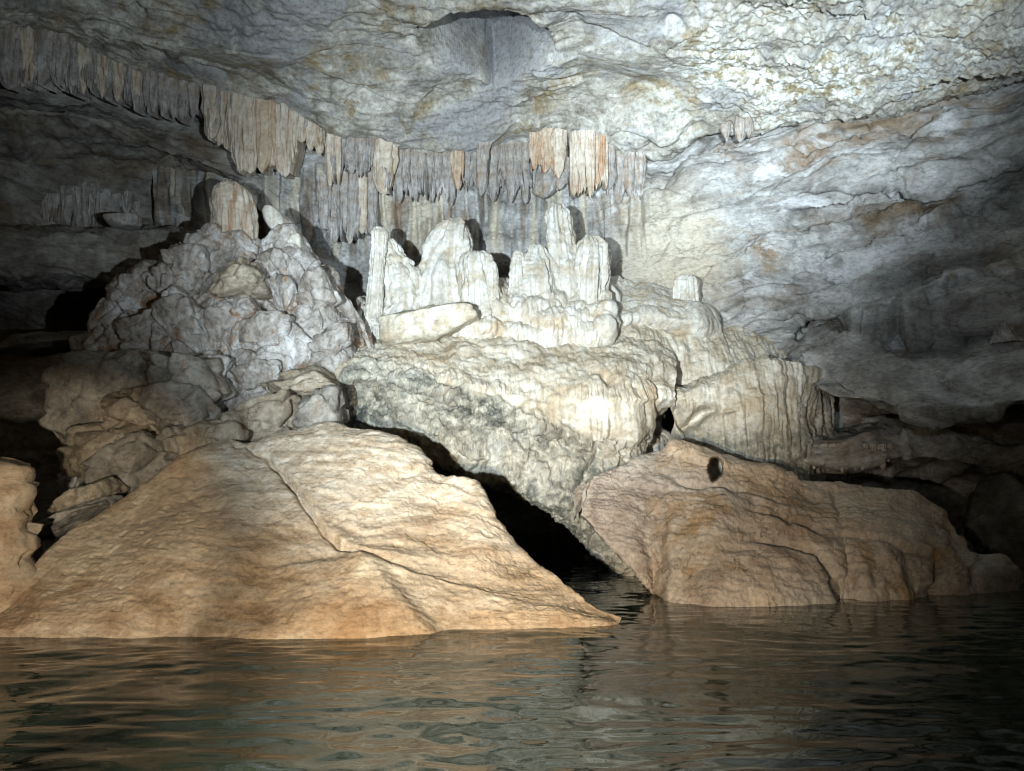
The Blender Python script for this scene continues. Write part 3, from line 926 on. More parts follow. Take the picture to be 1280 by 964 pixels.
def build_left_boulder():
    wl = [(-40, 796), (60, 797), (150, 798), (300, 800), (400, 799), (500, 794), (650, 788), (740, 785), (778, 783)]
    wl = [(x, y, WY(x, y)) for x, y in wl]
    ridge = [(-40, 790, 5.3), (0, 766, 5.45), (22, 752, 5.6), (50, 702, 5.85), (85, 668, 6.1), (120, 642, 6.3), (180, 605, 6.6), (235, 567, 6.85), (262, 556, 6.95), (290, 548, 7.0), (320, 553, 7.05),
             (360, 546, 7.1), (395, 536, 7.15), (415, 532, 7.15), (440, 541, 7.1), (475, 553, 7.0), (505, 567, 6.95), (519, 579, 6.9), (534, 596, 6.82), (556, 605, 6.75), (590, 609, 6.65), (602, 622, 6.55), (615, 643, 6.45),
             (640, 676, 6.3), (670, 698, 6.15), (700, 716, 6.0), (740, 743, 5.85), (765, 756, 5.75), (778, 766, 5.7)]
    base = [P(x, y, Y) for x, y, Y in wl]
    under = [(p[0], p[1] - 0.15, -0.5, w_[0]) for p, w_ in zip(base, wl)]
    cs = [under, C(wl), C(lerp_curve(wl, ridge, 0.22, -0.16)), C(lerp_curve(wl, ridge, 0.5, -0.20)), C(lerp_curve(wl, ridge, 0.8, -0.10)), C(ridge)]
    back1 = [(p[0], p[1] + 0.10, p[2] - 0.10 * max(p[2], 0), p[3]) for p in C(ridge)]
    back2 = [(p[0], p[1] + 0.9, -0.5, p[3]) for p in C(ridge)]
    cs += [back1, back2]
    V = loft(cs, 780, 420)
    n = facing(V, (0, 0, 3))
    px, py = project(V)
    # sheets of bedding dipping to the right
    d = 0.05 * fbm(S(V, 0.9, 0.9, 1.2, 3), 3) + 0.009 * fbm(S(V, 5, 5, 9, 2), 4)
    q = (py - 620) - 0.12 * (px - 400) + 14 * perlin(S(V, 1.3, 1.3, 1.3, 6)) + 7 * perlin(S(V, 4, 4, 4, 6))
    up = sstep(-10, 30, px - 330 - (py - 560) * 0.9)
    for s0, hgt in ((-64, 0.018), (-52, 0.020), (-40, 0.016), (-30, 0.028), (-16, 0.016), (-4, 0.030), (10, 0.018), (22, 0.034), (38, 0.02), (60, 0.022), (85, 0.018)):
        d += 0.6 * hgt * (sstep(s0 + 4, s0 - 1, q) - 0.55) * up
    d += 0.005 * perlin(np.stack([V[..., 0] * 1.2, V[..., 1], q * 0.14], -1)) + 0.003 * perlin(np.stack([V[..., 0] * 2.5, V[..., 1], q * 0.33], -1))
    d += 0.0038 * fbm(S(V, 22, 22, 26, 8), 3, billow=True)
    d -= 0.010 * sstep(0.36, 0.5, perlin(S(V, 9, 9, 14, 14)))
    # the slab above the crack stands proud; lower ledge below the second crack
    ck = np.interp(py, [540, 560, 590, 635, 655, 680, 700], [305, 315, 348, 386, 402, 440, 505])
    d += 0.035 * sstep(-3, 5, px - ck) * sstep(705, 690, py) * sstep(530, 560, py)
    yl = np.interp(px, [400, 440, 500, 560, 640, 720, 780], [668, 684, 700, 712, 735, 752, 765])
    d += 0.045 * sstep(-4, 12, py - yl) * sstep(410, 470, px) * np.exp(-np.maximum(py - yl, 0) / 45)
    # hollow fold running to the water
    dist, _ = seg_dist(px, py, [(395, 690), (330, 730), (250, 800)])
    d -= 0.06 * np.exp(-(dist / 55) ** 2)
    d += 0.05 * np.exp(-(seg_dist(px, py, [(470, 715), (400, 740), (330, 800)])[0] / 40) ** 2)
    d += grooves(V, px, py, [([(312, 558), (330, 570), (348, 588), (370, 612), (388, 638), (402, 656)], 3.6, 0.085), ([(402, 656), (425, 676), (442, 684)], 4.0, 0.06),
                             ([(290, 553), (302, 557)], 3, 0.05), ([(442, 684), (500, 700), (560, 714), (620, 730)], 4.0, 0.014),
                             ([(500, 603), (512, 599), (526, 596)], 3, 0.05), ([(205, 600), (240, 622), (262, 640)], 4, 0.02), ([(330, 700), (390, 690), (440, 690)], 5, 0.03),
                             ([(534, 604), (560, 612), (590, 618)], 3, 0.02)], jit=4)
    # ragged broken top edge
    edge = np.exp(-np.abs(py - np.interp(px, [r[0] for r in ridge], [r[1] for r in ridge])) / 9) * sstep(380, 420, px) * sstep(640, 600, px)
    d += edge * 0.012 * fbm(S(V, 16, 16, 16, 5), 3)
    V = V + n * d[..., None]
    vein_or_shade = np.zeros(px.shape, np.float32)
    jx, jy = px + 12 * perlin(S(V, 3)), py + 9 * perlin(S(V, 3, 3, 3, 5))
    for ln, wd, a in (([(440, 640), (520, 622), (590, 612)], 3.5, 0.8), ([(430, 672), (480, 655), (540, 636)], 2.5, 0.6), ([(300, 640), (316, 625), (308, 600), (250, 575)], 5, 0.45), ([(60, 740), (110, 700), (160, 650), (180, 610)], 5, 0.5),
                      ([(110, 760), (125, 720), (150, 660)], 4, 0.35), ([(445, 716), (470, 710), (500, 714)], 7, 0.9), ([(300, 650), (380, 650), (400, 660)], 3, 0.4)):
        vein_or_shade = np.maximum(vein_or_shade, a * np.exp(-(seg_dist(jx, jy, ln)[0] / wd) ** 2))
    pale = sstep(-22, 22, poly_sd(px, py, [(235, 560), (300, 500), (420, 480), (540, 520), (620, 600), (600, 628), (500, 640), (440, 662), (395, 652), (330, 650), (300, 620), (268, 590)]) + 22 * perlin(S(V, 2.2)) + 10 * perlin(S(V, 7)))
    pale = np.maximum(0.85 * pale, 0.6 * sstep(0.1, 0.5, perlin(np.stack([V[..., 0] * 0.9, V[..., 1] * 0.9, q * 0.035 + 3], -1))) * sstep(560, 640, py))
    o = grid_obj('boulder', V, M_BOULD, attrs={'vein_or_shade': vein_or_shade, 'mask': pale})
    tag(o, 'huge smooth tan boulder with a dark diagonal crack rising from the water', 'boulder')


def build_right_boulder():
    bot = [(727, 642, 7.35), (745, 662, 7.3), (768, 684, 7.25), (790, 706, 7.15), (806, 726, 7.1), (818, 744, WY(0, 744)), (836, 752, WY(0, 752)), (900, 756, WY(0, 756)), (980, 756, WY(0, 756)), (1034, 754, WY(0, 754)), (1042, 748, 7.05),
           (1090, 749, WY(0, 749)), (1148, 747, WY(0, 747)), (1158, 742, 7.3), (1200, 742, WY(0, 742)), (1236, 739, WY(0, 739)), (1278, 734, WY(0, 734))]
    ridge = [(727, 634, 7.4), (731, 606, 7.5), (742, 594, 7.6), (770, 583, 7.7), (810, 569, 7.85), (834, 563, 7.9), (842, 555, 7.9), (868, 556, 7.95), (880, 561, 7.95), (905, 567, 8.0), (940, 582, 8.05), (985, 592, 8.1), (1003, 602, 8.1), (1040, 604, 8.1),
             (1100, 610, 8.05), (1150, 621, 8.0), (1180, 640, 7.9), (1196, 664, 7.8), (1214, 698, 7.65), (1226, 706, 7.6), (1252, 702, 7.6), (1266, 716, 7.55), (1278, 730, 7.5)]
    b0 = C(bot)
    under, inner = [], []
    for p in b0:
        k = float(sstep(830, 806, np.float64(p[3])))
        f_ = (p[1] + 1.0 * k) / p[1]
        inner.append((p[0] * f_, p[1] + 1.0 * k, p[2] - 0.10 * (1 - k), p[3]))
        under.append((p[0] * f_, p[1] + 1.15 * k - 0.05, -0.5 * (1 - k) + k * (p[2] + 0.05), p[3]))
    cs = [under, inner, b0, C(lerp_curve(bot, ridge, 0.25, -0.14)), C(lerp_curve(bot, ridge, 0.55, -0.20)), C(lerp_curve(bot, ridge, 0.85, -0.10)), C(ridge)]
    cs += [[(p[0], p[1] + 0.5, p[2] - 0.2 * abs(p[2]), p[3]) for p in C(ridge)], [(p[0], p[1] + 0.9, (-0.5 if p[3] > 830 else (0.45 + 0.55 * p[2] if p[3] < 812 else 0.1)), p[3]) for p in C(ridge)]]
    V = loft(cs, 640, 380)
    n = facing(V, (2, 0, 3))
    px, py = project(V)
    d = 0.06 * fbm(S(V, 1.2, 1.2, 1.4, 23), 3) + 0.02 * fbm(S(V, 5, 5, 7, 22), 4) + 0.007 * fbm(S(V, 16, 16, 22, 8), 2, ridged=True)
    # beds: thin steps following the back of the boulder
    q = (py - 600) - 0.16 * (px - 860) + 9 * perlin(S(V, 1.6, 1.6, 1.6, 3))
    d += 0.014 * perlin(np.stack([V[..., 0] * 0.8, V[..., 1], q * 0.13], -1)) + 0.008 * perlin(np.stack([V[..., 0] * 1.5, V[..., 1], q * 0.3], -1))
    for s0, hgt in ((10, 0.035), (34, 0.03)):
        d += hgt * sstep(s0 - 2, s0 + 4, q) * sstep(850, 900, px)
    # fluted right half
    fl = sstep(1030, 1045, px) * sstep(1185, 1165, px) * sstep(680, 705, py)
    d += fl * 0.07 * fbm(S(V, 3.6, 1, 0.6, 2), 3)
    # crest fin and eye hole
    d += 0.03 * np.exp(-(seg_dist(px, py, [(846, 562), (875, 566), (910, 578), (960, 592)])[0] / 10) ** 2)
    d += grooves(V, px, py, [([(1037, 756), (1036, 725), (1022, 698), (998, 684), (965, 676), (930, 678)], 5, 0.10), ([(1158, 745), (1166, 720), (1172, 700)], 6, 0.14), ([(985, 652), (1040, 672), (1110, 684), (1180, 700)], 5, 0.07),
                             ([(820, 590), (870, 606), (930, 618)], 4, 0.05), ([(920, 640), (970, 644), (985, 658)], 4, 0.04), ([(1180, 650), (1200, 690), (1215, 720)], 6, 0.07), ([(810, 690), (830, 705)], 7, 0.05),
                             ([(1215, 735), (1218, 712)], 5, 0.10), ([(870, 720), (900, 690), (950, 690)], 5, 0.025), ([(1088, 745), (1092, 715)], 5, 0.05), ([(1040, 610), (1052, 640), (1046, 655)], 4, 0.04)], jit=4)
    hole = np.hypot((px - 893) / 9.5, (py - 588) / 13.5) + 0.12 * perlin(S(V, 9))
    V = V + n * d[..., None]
    hl = sstep(1.12, 0.85, hole)
    V[..., 1] += 2.2 * hl
    V[..., 0] += 0.27 * 2.2 * hl
    V[..., 2] += 0.06 * hl
    vein_or_shade = 0.75 * np.exp(-(seg_dist(px, py, [(848, 562), (880, 575), (920, 590), (985, 605)])[0] / 16) ** 2)
    vein_or_shade = np.maximum(vein_or_shade, 0.35 * sstep(700, 760, py) * sstep(0.1, 0.5, perlin(S(V, 2.2))))
    o = grid_obj('boulder', V, M_BOULD2, attrs={'vein_or_shade': vein_or_shade})
    tag(o, 'long low brown boulder with a small dark hole near its crest, in the water', 'boulder')


build_left_boulder()
build_right_boulder()

# --- chipped blocks
_bm = bmesh.new()
bmesh.ops.create_icosphere(_bm, subdivisions=5, radius=1.0)
ICO_V = np.array([v.co[:] for v in _bm.verts], np.float32)
ICO_F = np.array([[v.index for v in f.verts] for f in _bm.faces], np.int32)
_bm.free()


def block(name, px, py, wpx, hpx, Y, mat, label, cat='rock', group=None, depth=None, seed=1, roll=0.0, facets_=11, sharp=24.0, rough=0.06, grain=1.0, bed=0.0, round_=0.0, bulge=0.0, chip=0.05):
    r = np.random.RandomState(seed)
    N_ = r.normal(size=(facets_, 3))
    N_ /= np.linalg.norm(N_, axis=1, keepdims=True)
    N_ = np.concatenate([N_, np.eye(3), -np.eye(3)])
    D = np.concatenate([0.66 + 0.34 * r.rand(facets_), np.full(6, 0.9)])
    dots = np.maximum(ICO_V @ N_.T, 1e-3) / D[None]
    rad = 1.0 / (dots ** sharp).sum(1) ** (1.0 / sharp)
    rad = rad * (1 - round_) + round_ * 0.9
    V = ICO_V * rad[:, None]
    hw = wpx / F * Y * 0.5
    hh = hpx / F * Y * 0.5
    hd = depth if depth else 0.7 * hw
    V = V / np.abs(V).max(0) * np.array([hw, hd, hh], np.float32)
    c, s = math.cos(roll), math.sin(roll)
    V = np.stack([V[:, 0] * c - V[:, 2] * s, V[:, 1], V[:, 0] * s + V[:, 2] * c], 1).astype(np.float32)
    ctr = np.array(P(px, py, Y), np.float32)
    W = V + ctr
    k = min(hw, hh)
    dirn = V / (np.linalg.norm(V, axis=1, keepdims=True) + 1e-6)
    d = rough * k * fbm(S(W, 1.0 / k, None, None, seed), 4)
    if chip:
        fv, fe, _ = facets(S(W, 3.4, 3.4, 4.2, seed) + warp(W, 3, 0.3))
        d += chip * fv - 0.35 * chip * np.exp(-(fe / 0.08) ** 2)
        d += 0.013 * fbm(S(W, 12, 12, 14, seed), 3, ridged=True) * grain
    if bed:
        h_ = (W[:, 2] + 0.1 * W[:, 0]) * 13 + 1.5 * perlin(S(W, 2.5, 2.5, 2.5, seed))
        d += bed * k * perlin(np.stack([W[:, 0] * 1.3, W[:, 1], h_], -1)) + 0.5 * bed * k * perlin(np.stack([W[:, 0] * 2.3, W[:, 1], h_ * 2.3], -1))
    if bulge:
        _, _, g1 = facets(S(W, 7, 7, 7, seed))
        d += bulge * (0.6 - g1 ** 2)
    W = W + dirn * d[:, None]
    return tag(new_mesh(name, W, ICO_F, mat), label, cat, group)


block('boulder', -62, 676, 226, 206, 5.85, M_BOULD, 'rough layered tan boulder across a black gap from the huge cracked boulder', 'boulder', seed=5, depth=0.5, rough=0.14, bed=0.09, chip=0.09, sharp=12)
block('rock_slab', 108, 625, 84, 30, 7.0, M_BLOCK_T, 'grey brown layered slab leaning behind the huge tan boulder', 'rock', seed=8, roll=math.radians(28), bed=0.15, depth=0.35)
block('rock_slab', 96, 648, 90, 16, 6.7, M_BLOCK, 'thin dark slab under the layered slab beside the huge tan boulder', 'rock', seed=9, roll=math.radians(30), bed=0.12, depth=0.3)
block('boulder', 1262, 660, 90, 130, 8.9, M_WALL_D, 'dim dark boulder in shadow behind the low end of the brown boulder', 'boulder', seed=12, depth=0.6)

# ------------------------------------------------------------------ rubble mound
def build_mound():
    top = [(78, 500, 8.9), (95, 450, 8.9), (120, 405, 8.9), (150, 362, 8.95), (180, 342, 9.0), (205, 330, 9.05), (228, 303, 9.1), (262, 297, 9.15), (300, 284, 9.2), (345, 284, 9.2), (385, 308, 9.15), (420, 345, 9.05), (440, 380, 8.95), (455, 410, 8.9), (470, 450, 8.9)]
    m1 = [(78, 530, 8.6), (130, 450, 8.55), (200, 400, 8.6), (262, 360, 8.65), (330, 340, 8.7), (400, 370, 8.65), (470, 455, 9.4)]
    m2 = [(78, 560, 8.4), (140, 500, 8.3), (220, 460, 8.3), (300, 440, 8.35), (380, 430, 8.35), (430, 450, 8.5), (470, 462, 9.4)]
    m3 = [(70, 600, 8.1), (150, 560, 8.0), (250, 530, 8.0), (350, 500, 8.05), (410, 495, 8.3), (470, 490, 9.4)]
    m4 = [(60, 650, 7.9), (150, 640, 7.8), (250, 610, 7.75), (350, 570, 7.8), (410, 565, 8.2), (480, 560, 9.4)]
    m5 = [(x, 700, y_ - 0.1) for x, _, y_ in m4]
    b1 = [(p[0], p[1] + 0.9, p[2] - 0.8, p[3]) for p in C(top)]
    V = loft([b1, C(top), C(m1), C(m2), C(m3), C(m4), C(m5)], 440, 400)
    n = facing(V)
    px, py = project(V)
    d = 0.12 * fbm(S(V, 1.1, 1.1, 1.2, 33), 3)
    fv, fe, _ = facets(S(V, 1.25, 1.25, 1.4, 5) + warp(V, 1.5, 0.3))
    gv, ge, _ = facets(S(V, 3.6, 3.6, 3.2, 9) + warp(V, 3.0, 0.4))
    hv, he, _ = facets(S(V, 8.0, 8.0, 7.0, 2) + warp(V, 6.0, 0.4))
    d += 0.30 * fv - 0.05 * np.exp(-(fe / 0.06) ** 2)
    d += 0.080 * gv - 0.05 * np.exp(-(ge / 0.05) ** 2) * sstep(-0.2, 0.3, perlin(S(V, 1.8, 1.8, 1.8, 4)))
    d += 0.024 * hv
    d += 0.012 * fbm(S(V, 5, 5, 4, 31), 4, ridged=True)
    d += 0.03 * fbm(S(V, 6.0, 3.0, 1.0, 35), 2) * sstep(470, 430, py)
    d += grooves(V, px, py, [([(305, 330), (330, 360), (352, 385)], 3.5, 0.12), ([(338, 340), (345, 365), (352, 385)], 3, 0.10), ([(205, 380), (225, 400), (240, 415)], 4, 0.16), ([(395, 335), (415, 360)], 4, 0.08)], jit=5)
    d *= 1 - 0.75 * sstep(370, 440, px)
    V = V + n * d[..., None]
    vn = 0.9 * np.exp(-(seg_dist(px + 4 * perlin(S(V, 5)), py, [(361, 398), (362, 436), (357, 472)])[0] / 4) ** 2)
    remember(V)
    o = grid_obj('rubble_mound', V, M_MOUND, attrs={'vein_or_shade': vn})
    tag(o, 'tall rough mound of cemented rubble beside the white stalagmites', 'rock mound')


build_mound()
GB = 'loose blocks around the foot of the rubble mound'
blocks = [
    (142, 500, 118, 110, 8.05, 'largest smooth grey block at the foot of the rubble mound', 21, 0.05),
    (170, 516, 60, 52, 7.75, 'pale tan block wedged against the largest smooth grey block', 22, 0.1),
    (243, 482, 92, 52, 7.9, 'flat topped grey block resting on the bluish grey block', 23, -0.12),
    (238, 520, 84, 60, 7.75, 'bluish grey block under the flat topped block', 24, 0.05),
    (140, 556, 104, 56, 7.6, 'brownish low block below the pale tan block', 25, 0.2),
    (172, 578, 84, 66, 7.45, 'dark pebbly block resting behind the huge tan boulder', 26, 0.3),
    (378, 482, 92, 30, 8.2, 'long pale ledge block between rubble mound and flowstone', 27, 0.12),
    (332, 528, 86, 50, 7.85, 'reddish brown block under the long pale ledge block', 28, 0.18),
    (278, 548, 66, 52, 7.6, 'small brown block above the crest of the huge tan boulder', 29, 0.3),
    (300, 350, 52, 40, 8.55, 'rounded tan stone set in the front of the rubble mound', 30, 0.2),
    (398, 524, 56, 58, 7.85, 'small dark stone in the gap beside the long ledge block', 31, 0.0),
    (225, 555, 40, 40, 7.55, 'small grey stone beside the dark crevice', 38, 0.3),
]
for (px, py, wd, ht, Y, lab, sd_, rl) in blocks:
    block('rock_block', px, py, wd * 1.12, ht * 1.15, Y, M_BLOCK_T if ('tan' in lab.split(' be')[0] or 'brown' in lab or 'ledge block between' in lab) else M_BLOCK, lab, 'rock', GB, seed=sd_, roll=rl, depth=0.35, chip=0.10, rough=0.10)
MOUND_LABELS = ['low angular block on the outer shoulder of the rubble mound', 'block below the small grey leaning stone on the rubble mound', 'tilted block beside the deep crevice in the rubble mound', 'upright narrow block below the rounded tan stone in the mound', 'wide block in the centre of the rubble mound face', 'steep block on the mound shoulder facing the slim stalagmite', 'wide block of the mound closest to the tilted cream slab', 'flat block of the mound above the flat topped grey block', 'blocky stone of the mound above the largest smooth grey block', 'upright block under the perched pale rounded stone', 'block at the foot of the squat tan stalagmite', 'flat block of the mound beside the thin white streak']
for (px, py, wd, ht, sd_, rl) in ((164, 362, 46, 30, 91, 0.1), (208, 352, 36, 34, 92, -0.3), (228, 402, 44, 52, 93, 0.4), (282, 408, 40, 58, 94, 0.1), (330, 412, 70, 40, 95, -0.1), (398, 372, 44, 52, 96, 0.5),
                                  (408, 432, 62, 40, 97, 0.2), (262, 462, 54, 34, 98, -0.2), (180, 420, 50, 44, 99, 0.3), (350, 330, 40, 50, 100, -0.2), (240, 330, 44, 36, 101, 0.3), (325, 470, 60, 36, 102, 0.1)):
    block('rock_block', px, py, wd, ht, surf_Y(px, py, 8.5) + 0.11, M_MOUND, MOUND_LABELS[sd_ - 91], 'rock', 'angular blocks in the rubble mound', seed=sd_, roll=rl, depth=0.2, chip=0.07, rough=0.10, sharp=30)
block('rounded_stone', 344, 276, 36, 28, 9.15, M_STAL, 'pale rounded stone perched on top of the rubble mound', 'stone', seed=41, roll=-0.5, facets_=6, sharp=7, chip=0, depth=0.16)
block('rounded_stone', 266, 290, 28, 24, 9.1, M_MOUND, 'small grey stone leaning at the foot of the squat stalagmite', 'stone', seed=42, roll=0.5, facets_=6, sharp=7, chip=0, depth=0.14)
block('rounded_stone', 367, 303, 22, 18, 9.1, M_STAL, 'small pale stone below the perched rounded stone', 'stone', seed=43, facets_=6, sharp=8, chip=0, depth=0.12)
block('rounded_stone', 156, 278, 42, 15, 10.0, M_DRAP, 'pale flat stone on the dark shelf behind the mound', 'stone', seed=44, roll=0.1, facets_=6, sharp=8, chip=0, depth=0.2)
block('rock_slab', 60, 430, 150, 22, 10.5, M_WALL_D, 'long dim slab reaching into the black recess behind the rubble mound', 'rock', seed=45, roll=0.08, bed=0.1, depth=0.5)

# ------------------------------------------------------------------ flowstone
def flow_disp(V, seed=0.0, flute=1.0):
    d = 0.07 * fbm(S(V, 1.3, 1.3, 1.5, seed + 2), 3)
    d += flute * (0.030 * fbm(S(V, 5.0, 3.0, 0.9, seed), 3) + 0.012 * fbm(S(V, 17, 8, 2.0, seed + 6), 2))
    d += 0.016 * fbm(S(V, 4, 4, 9, seed + 8), 3, billow=True)
    return d


def build_flowstone():
    m0 = [(430, 392, 10.8), (520, 388, 10.9), (640, 384, 10.9), (760, 384, 10.9), (845, 392, 10.9)]
    m1 = [(330, 492, 8.9), (375, 474, 8.9), (420, 454, 8.95), (470, 436, 9.05), (530, 434, 9.05), (600, 424, 9.1), (680, 427, 9.1), (740, 430, 9.1), (790, 436, 9.1), (845, 458, 9.1)]
    m2 = [(330, 508, 8.6), (400, 474, 8.55), (470, 454, 8.6), (560, 462, 8.55), (640, 476, 8.45), (720, 478, 8.45), (790, 478, 8.5), (845, 498, 8.7)]
    m3 = [(330, 522, 8.55), (400, 488, 8.4), (450, 470, 8.4), (500, 476, 8.36), (545, 490, 8.3), (590, 506, 8.22), (640, 526, 8.2), (690, 536, 8.22), (740, 552, 8.25), (790, 548, 8.35), (838, 535, 10.0)]
    m4 = [(330, 532, 8.75), (400, 500, 8.6), (450, 482, 8.6), (500, 488, 8.55), (545, 502, 8.5), (590, 518, 8.42), (640, 538, 8.38), (690, 549, 8.4), (740, 565, 8.4), (790, 558, 8.5), (838, 545, 10.0)]
    m5 = [(330, 556, 8.75), (400, 545, 8.5), (470, 532, 8.42), (540, 550, 8.4), (600, 572, 8.35), (660, 592, 8.3), (715, 615, 8.3), (760, 612, 8.4), (838, 590, 10.0)]
    m6 = [(330, 580, 8.9), (400, 562, 8.6), (470, 550, 8.55), (540, 572, 8.5), (600, 596, 8.5), (660, 620, 8.45), (705, 645, 8.4), (740, 664, 8.45), (790, 660, 8.6), (838, 630, 10.0)]
    m7 = [(330, 590, 10.6), (470, 556, 11.2), (540, 572, 11.2), (600, 590, 11.2), (660, 610, 11.0), (705, 642, 10.2), (750, 690, 9.6), (800, 735, 9.2), (845, 742, 9.3)]
    m8 = [(330, 600, 13.0), (470, 560, 13.5), (600, 588, 13.5), (705, 630, 12.8), (790, 700, 11.6), (845, 720, 11.4)]
    V = loft([C(c) for c in (m0, m1, m2, m3, m4, m5, m6, m7, m8)], 720, 560)
    n = facing(V, (0, 0, 3))
    px, py = project(V)
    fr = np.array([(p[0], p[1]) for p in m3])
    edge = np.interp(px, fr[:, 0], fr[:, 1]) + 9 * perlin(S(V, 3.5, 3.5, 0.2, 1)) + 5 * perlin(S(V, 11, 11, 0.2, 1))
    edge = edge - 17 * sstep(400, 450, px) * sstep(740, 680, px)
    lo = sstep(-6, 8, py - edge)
    br = 0.05 * fbm(S(V, 3.0, 3.0, 3.0, 41), 3) + 0.045 * fbm(S(V, 8, 8, 8, 44), 4, ridged=True) * 0.8
    f1, f2, idv = worley(S(V, 9, 9, 9))
    br += 0.03 * (idv - 0.5)
    fl = flow_disp(V, 3.0)
    # terraces of drip fringe on the crust
    for pts, h in (([(420, 470), (470, 464), (540, 476), (600, 492), (650, 500)], 0.05), ([(560, 505), (600, 515), (645, 528)], 0.05), ([(700, 500), (760, 505), (820, 500)], 0.045)):
        a = np.array(pts, float)
        e = np.interp(px, a[:, 0], a[:, 1]) + 4 * perlin(S(V, 9, 9, 0.2, 2))
        win = sstep(a[0, 0] - 20, a[0, 0] + 20, px) * sstep(a[-1, 0] + 20, a[-1, 0] - 20, px)
        tw = win * np.exp(-np.maximum(e - py, 0) / 16) * sstep(3, -2, py - e)
        fl += tw * (1.5 * h + 0.03 * fbm(S(V, 20, 10, 1.2, 4), 2, billow=True))
    d = fl * (1 - lo) + br * lo
    d += grooves(V, px, py, [([(716, 645), (722, 615), (735, 590), (748, 560)], 5, 0.14), ([(748, 560), (768, 545), (764, 525)], 4, 0.09), ([(605, 545), (604, 575), (590, 590)], 4, 0.12), ([(565, 560), (600, 585)], 3, 0.06),
                             ([(712, 575), (700, 610)], 4, 0.05), ([(755, 465), (765, 480)], 6, 0.10), ([(795, 470), (797, 482)], 4, 0.05), ([(818, 455), (826, 490), (822, 520)], 4, 0.08), ([(462, 470), (470, 490), (500, 500)], 4, 0.05),
                             ([(868, 500), (848, 512), (828, 535), (812, 575), (806, 604)], 6, 0.2), ([(640, 545), (655, 560), (690, 566)], 3.5, 0.08), ([(530, 500), (560, 512), (575, 508)], 4, 0.09), ([(480, 520), (520, 535), (560, 545)], 3.5, 0.06), ([(650, 600), (665, 575), (700, 572)], 3.5, 0.07), ([(425, 470), (430, 500), (418, 530)], 4, 0.08)], jit=6, jf=4)
    V = V + n * d[..., None]
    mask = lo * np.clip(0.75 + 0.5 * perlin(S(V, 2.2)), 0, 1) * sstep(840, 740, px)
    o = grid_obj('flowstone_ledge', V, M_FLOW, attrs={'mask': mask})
    tag(o, 'broad cream flowstone ledge over a dark pebbly undercut face', 'flowstone')

    t0 = [(735, 396, 11.0), (870, 396, 11.0), (1010, 402, 11.0)]
    t1 = [(735, 404, 9.9), (770, 400, 9.95), (830, 404, 10.05), (885, 410, 10.1), (940, 420, 10.2), (980, 430, 10.4), (1010, 440, 10.8)]
    t2 = [(735, 424, 9.4), (800, 424, 9.5), (880, 436, 9.7), (930, 444, 9.8), (975, 450, 10.1), (1010, 456, 10.6)]
    t3 = [(735, 470, 9.15), (830, 480, 9.5), (920, 480, 9.5), (975, 480, 9.8), (1010, 480, 10.5)]
    t4 = [(735, 510, 10.9), (830, 500, 10.9), (920, 510, 10.6), (1010, 540, 10.4)]
    V = loft([C(c) for c in (t0, t1, t2, t3, t4)], 340, 220)
    V = V + facing(V, (0, 0, 3)) * flow_disp(V, 11.0, 1.3)[..., None]
    o = grid_obj('flowstone_step', V, M_FLOW)
    tag(o, 'flowstone step under the short ribbed stalagmite stub', 'flowstone')

    f0 = [(838, 492, 9.9), (930, 462, 9.9), (1040, 475, 10.2)]
    f1_ = [(838, 498, 8.95), (860, 490, 8.95), (900, 474, 8.95), (928, 452, 8.95), (960, 446, 8.95), (990, 450, 8.95), (1008, 462, 9.0), (1040, 480, 10.0)]
    f2_ = [(838, 508, 8.93), (900, 486, 8.88), (935, 468, 8.83), (970, 462, 8.83), (1002, 474, 8.93), (1040, 500, 10.0)]
    f3_ = [(846, 524, 8.93), (870, 522, 8.93), (900, 522, 8.83), (940, 520, 8.73), (990, 525, 8.83), (1040, 535, 10.0)]
    f4_ = [(835, 580, 8.93), (880, 560, 8.88), (940, 575, 8.73), (992, 588, 8.83), (1040, 590, 10.0)]
    f5_ = [(835, 640, 8.98), (880, 640, 8.88), (992, 640, 8.88), (1040, 640, 10.0)]
    V = loft([C(c) for c in (f0, f1_, f2_, f3_, f4_, f5_)], 320, 300)
    n = facing(V, (0, 0, 3))
    px, py = project(V)
    d = flow_disp(V, 17.0, 1.7)
    d += grooves(V, px, py, [([(846, 514), (858, 532), (868, 526), (878, 516), (892, 511)], 6, 0.35), ([(838, 530), (845, 560), (838, 600)], 9, 0.4), ([(905, 515), (920, 512)], 3, 0.08), ([(860, 530), (862, 550)], 4, 0.15)], jit=3)
    V = V + n * d[..., None]
    mask = 0.75 * sstep(520, 560, py + 20 * perlin(S(V, 3)))
    o = grid_obj('flowstone_cascade', V, M_FLOW, attrs={'mask': mask})
    tag(o, 'streaked brown and white flowstone cascade above the brown boulder', 'flowstone')


build_flowstone()

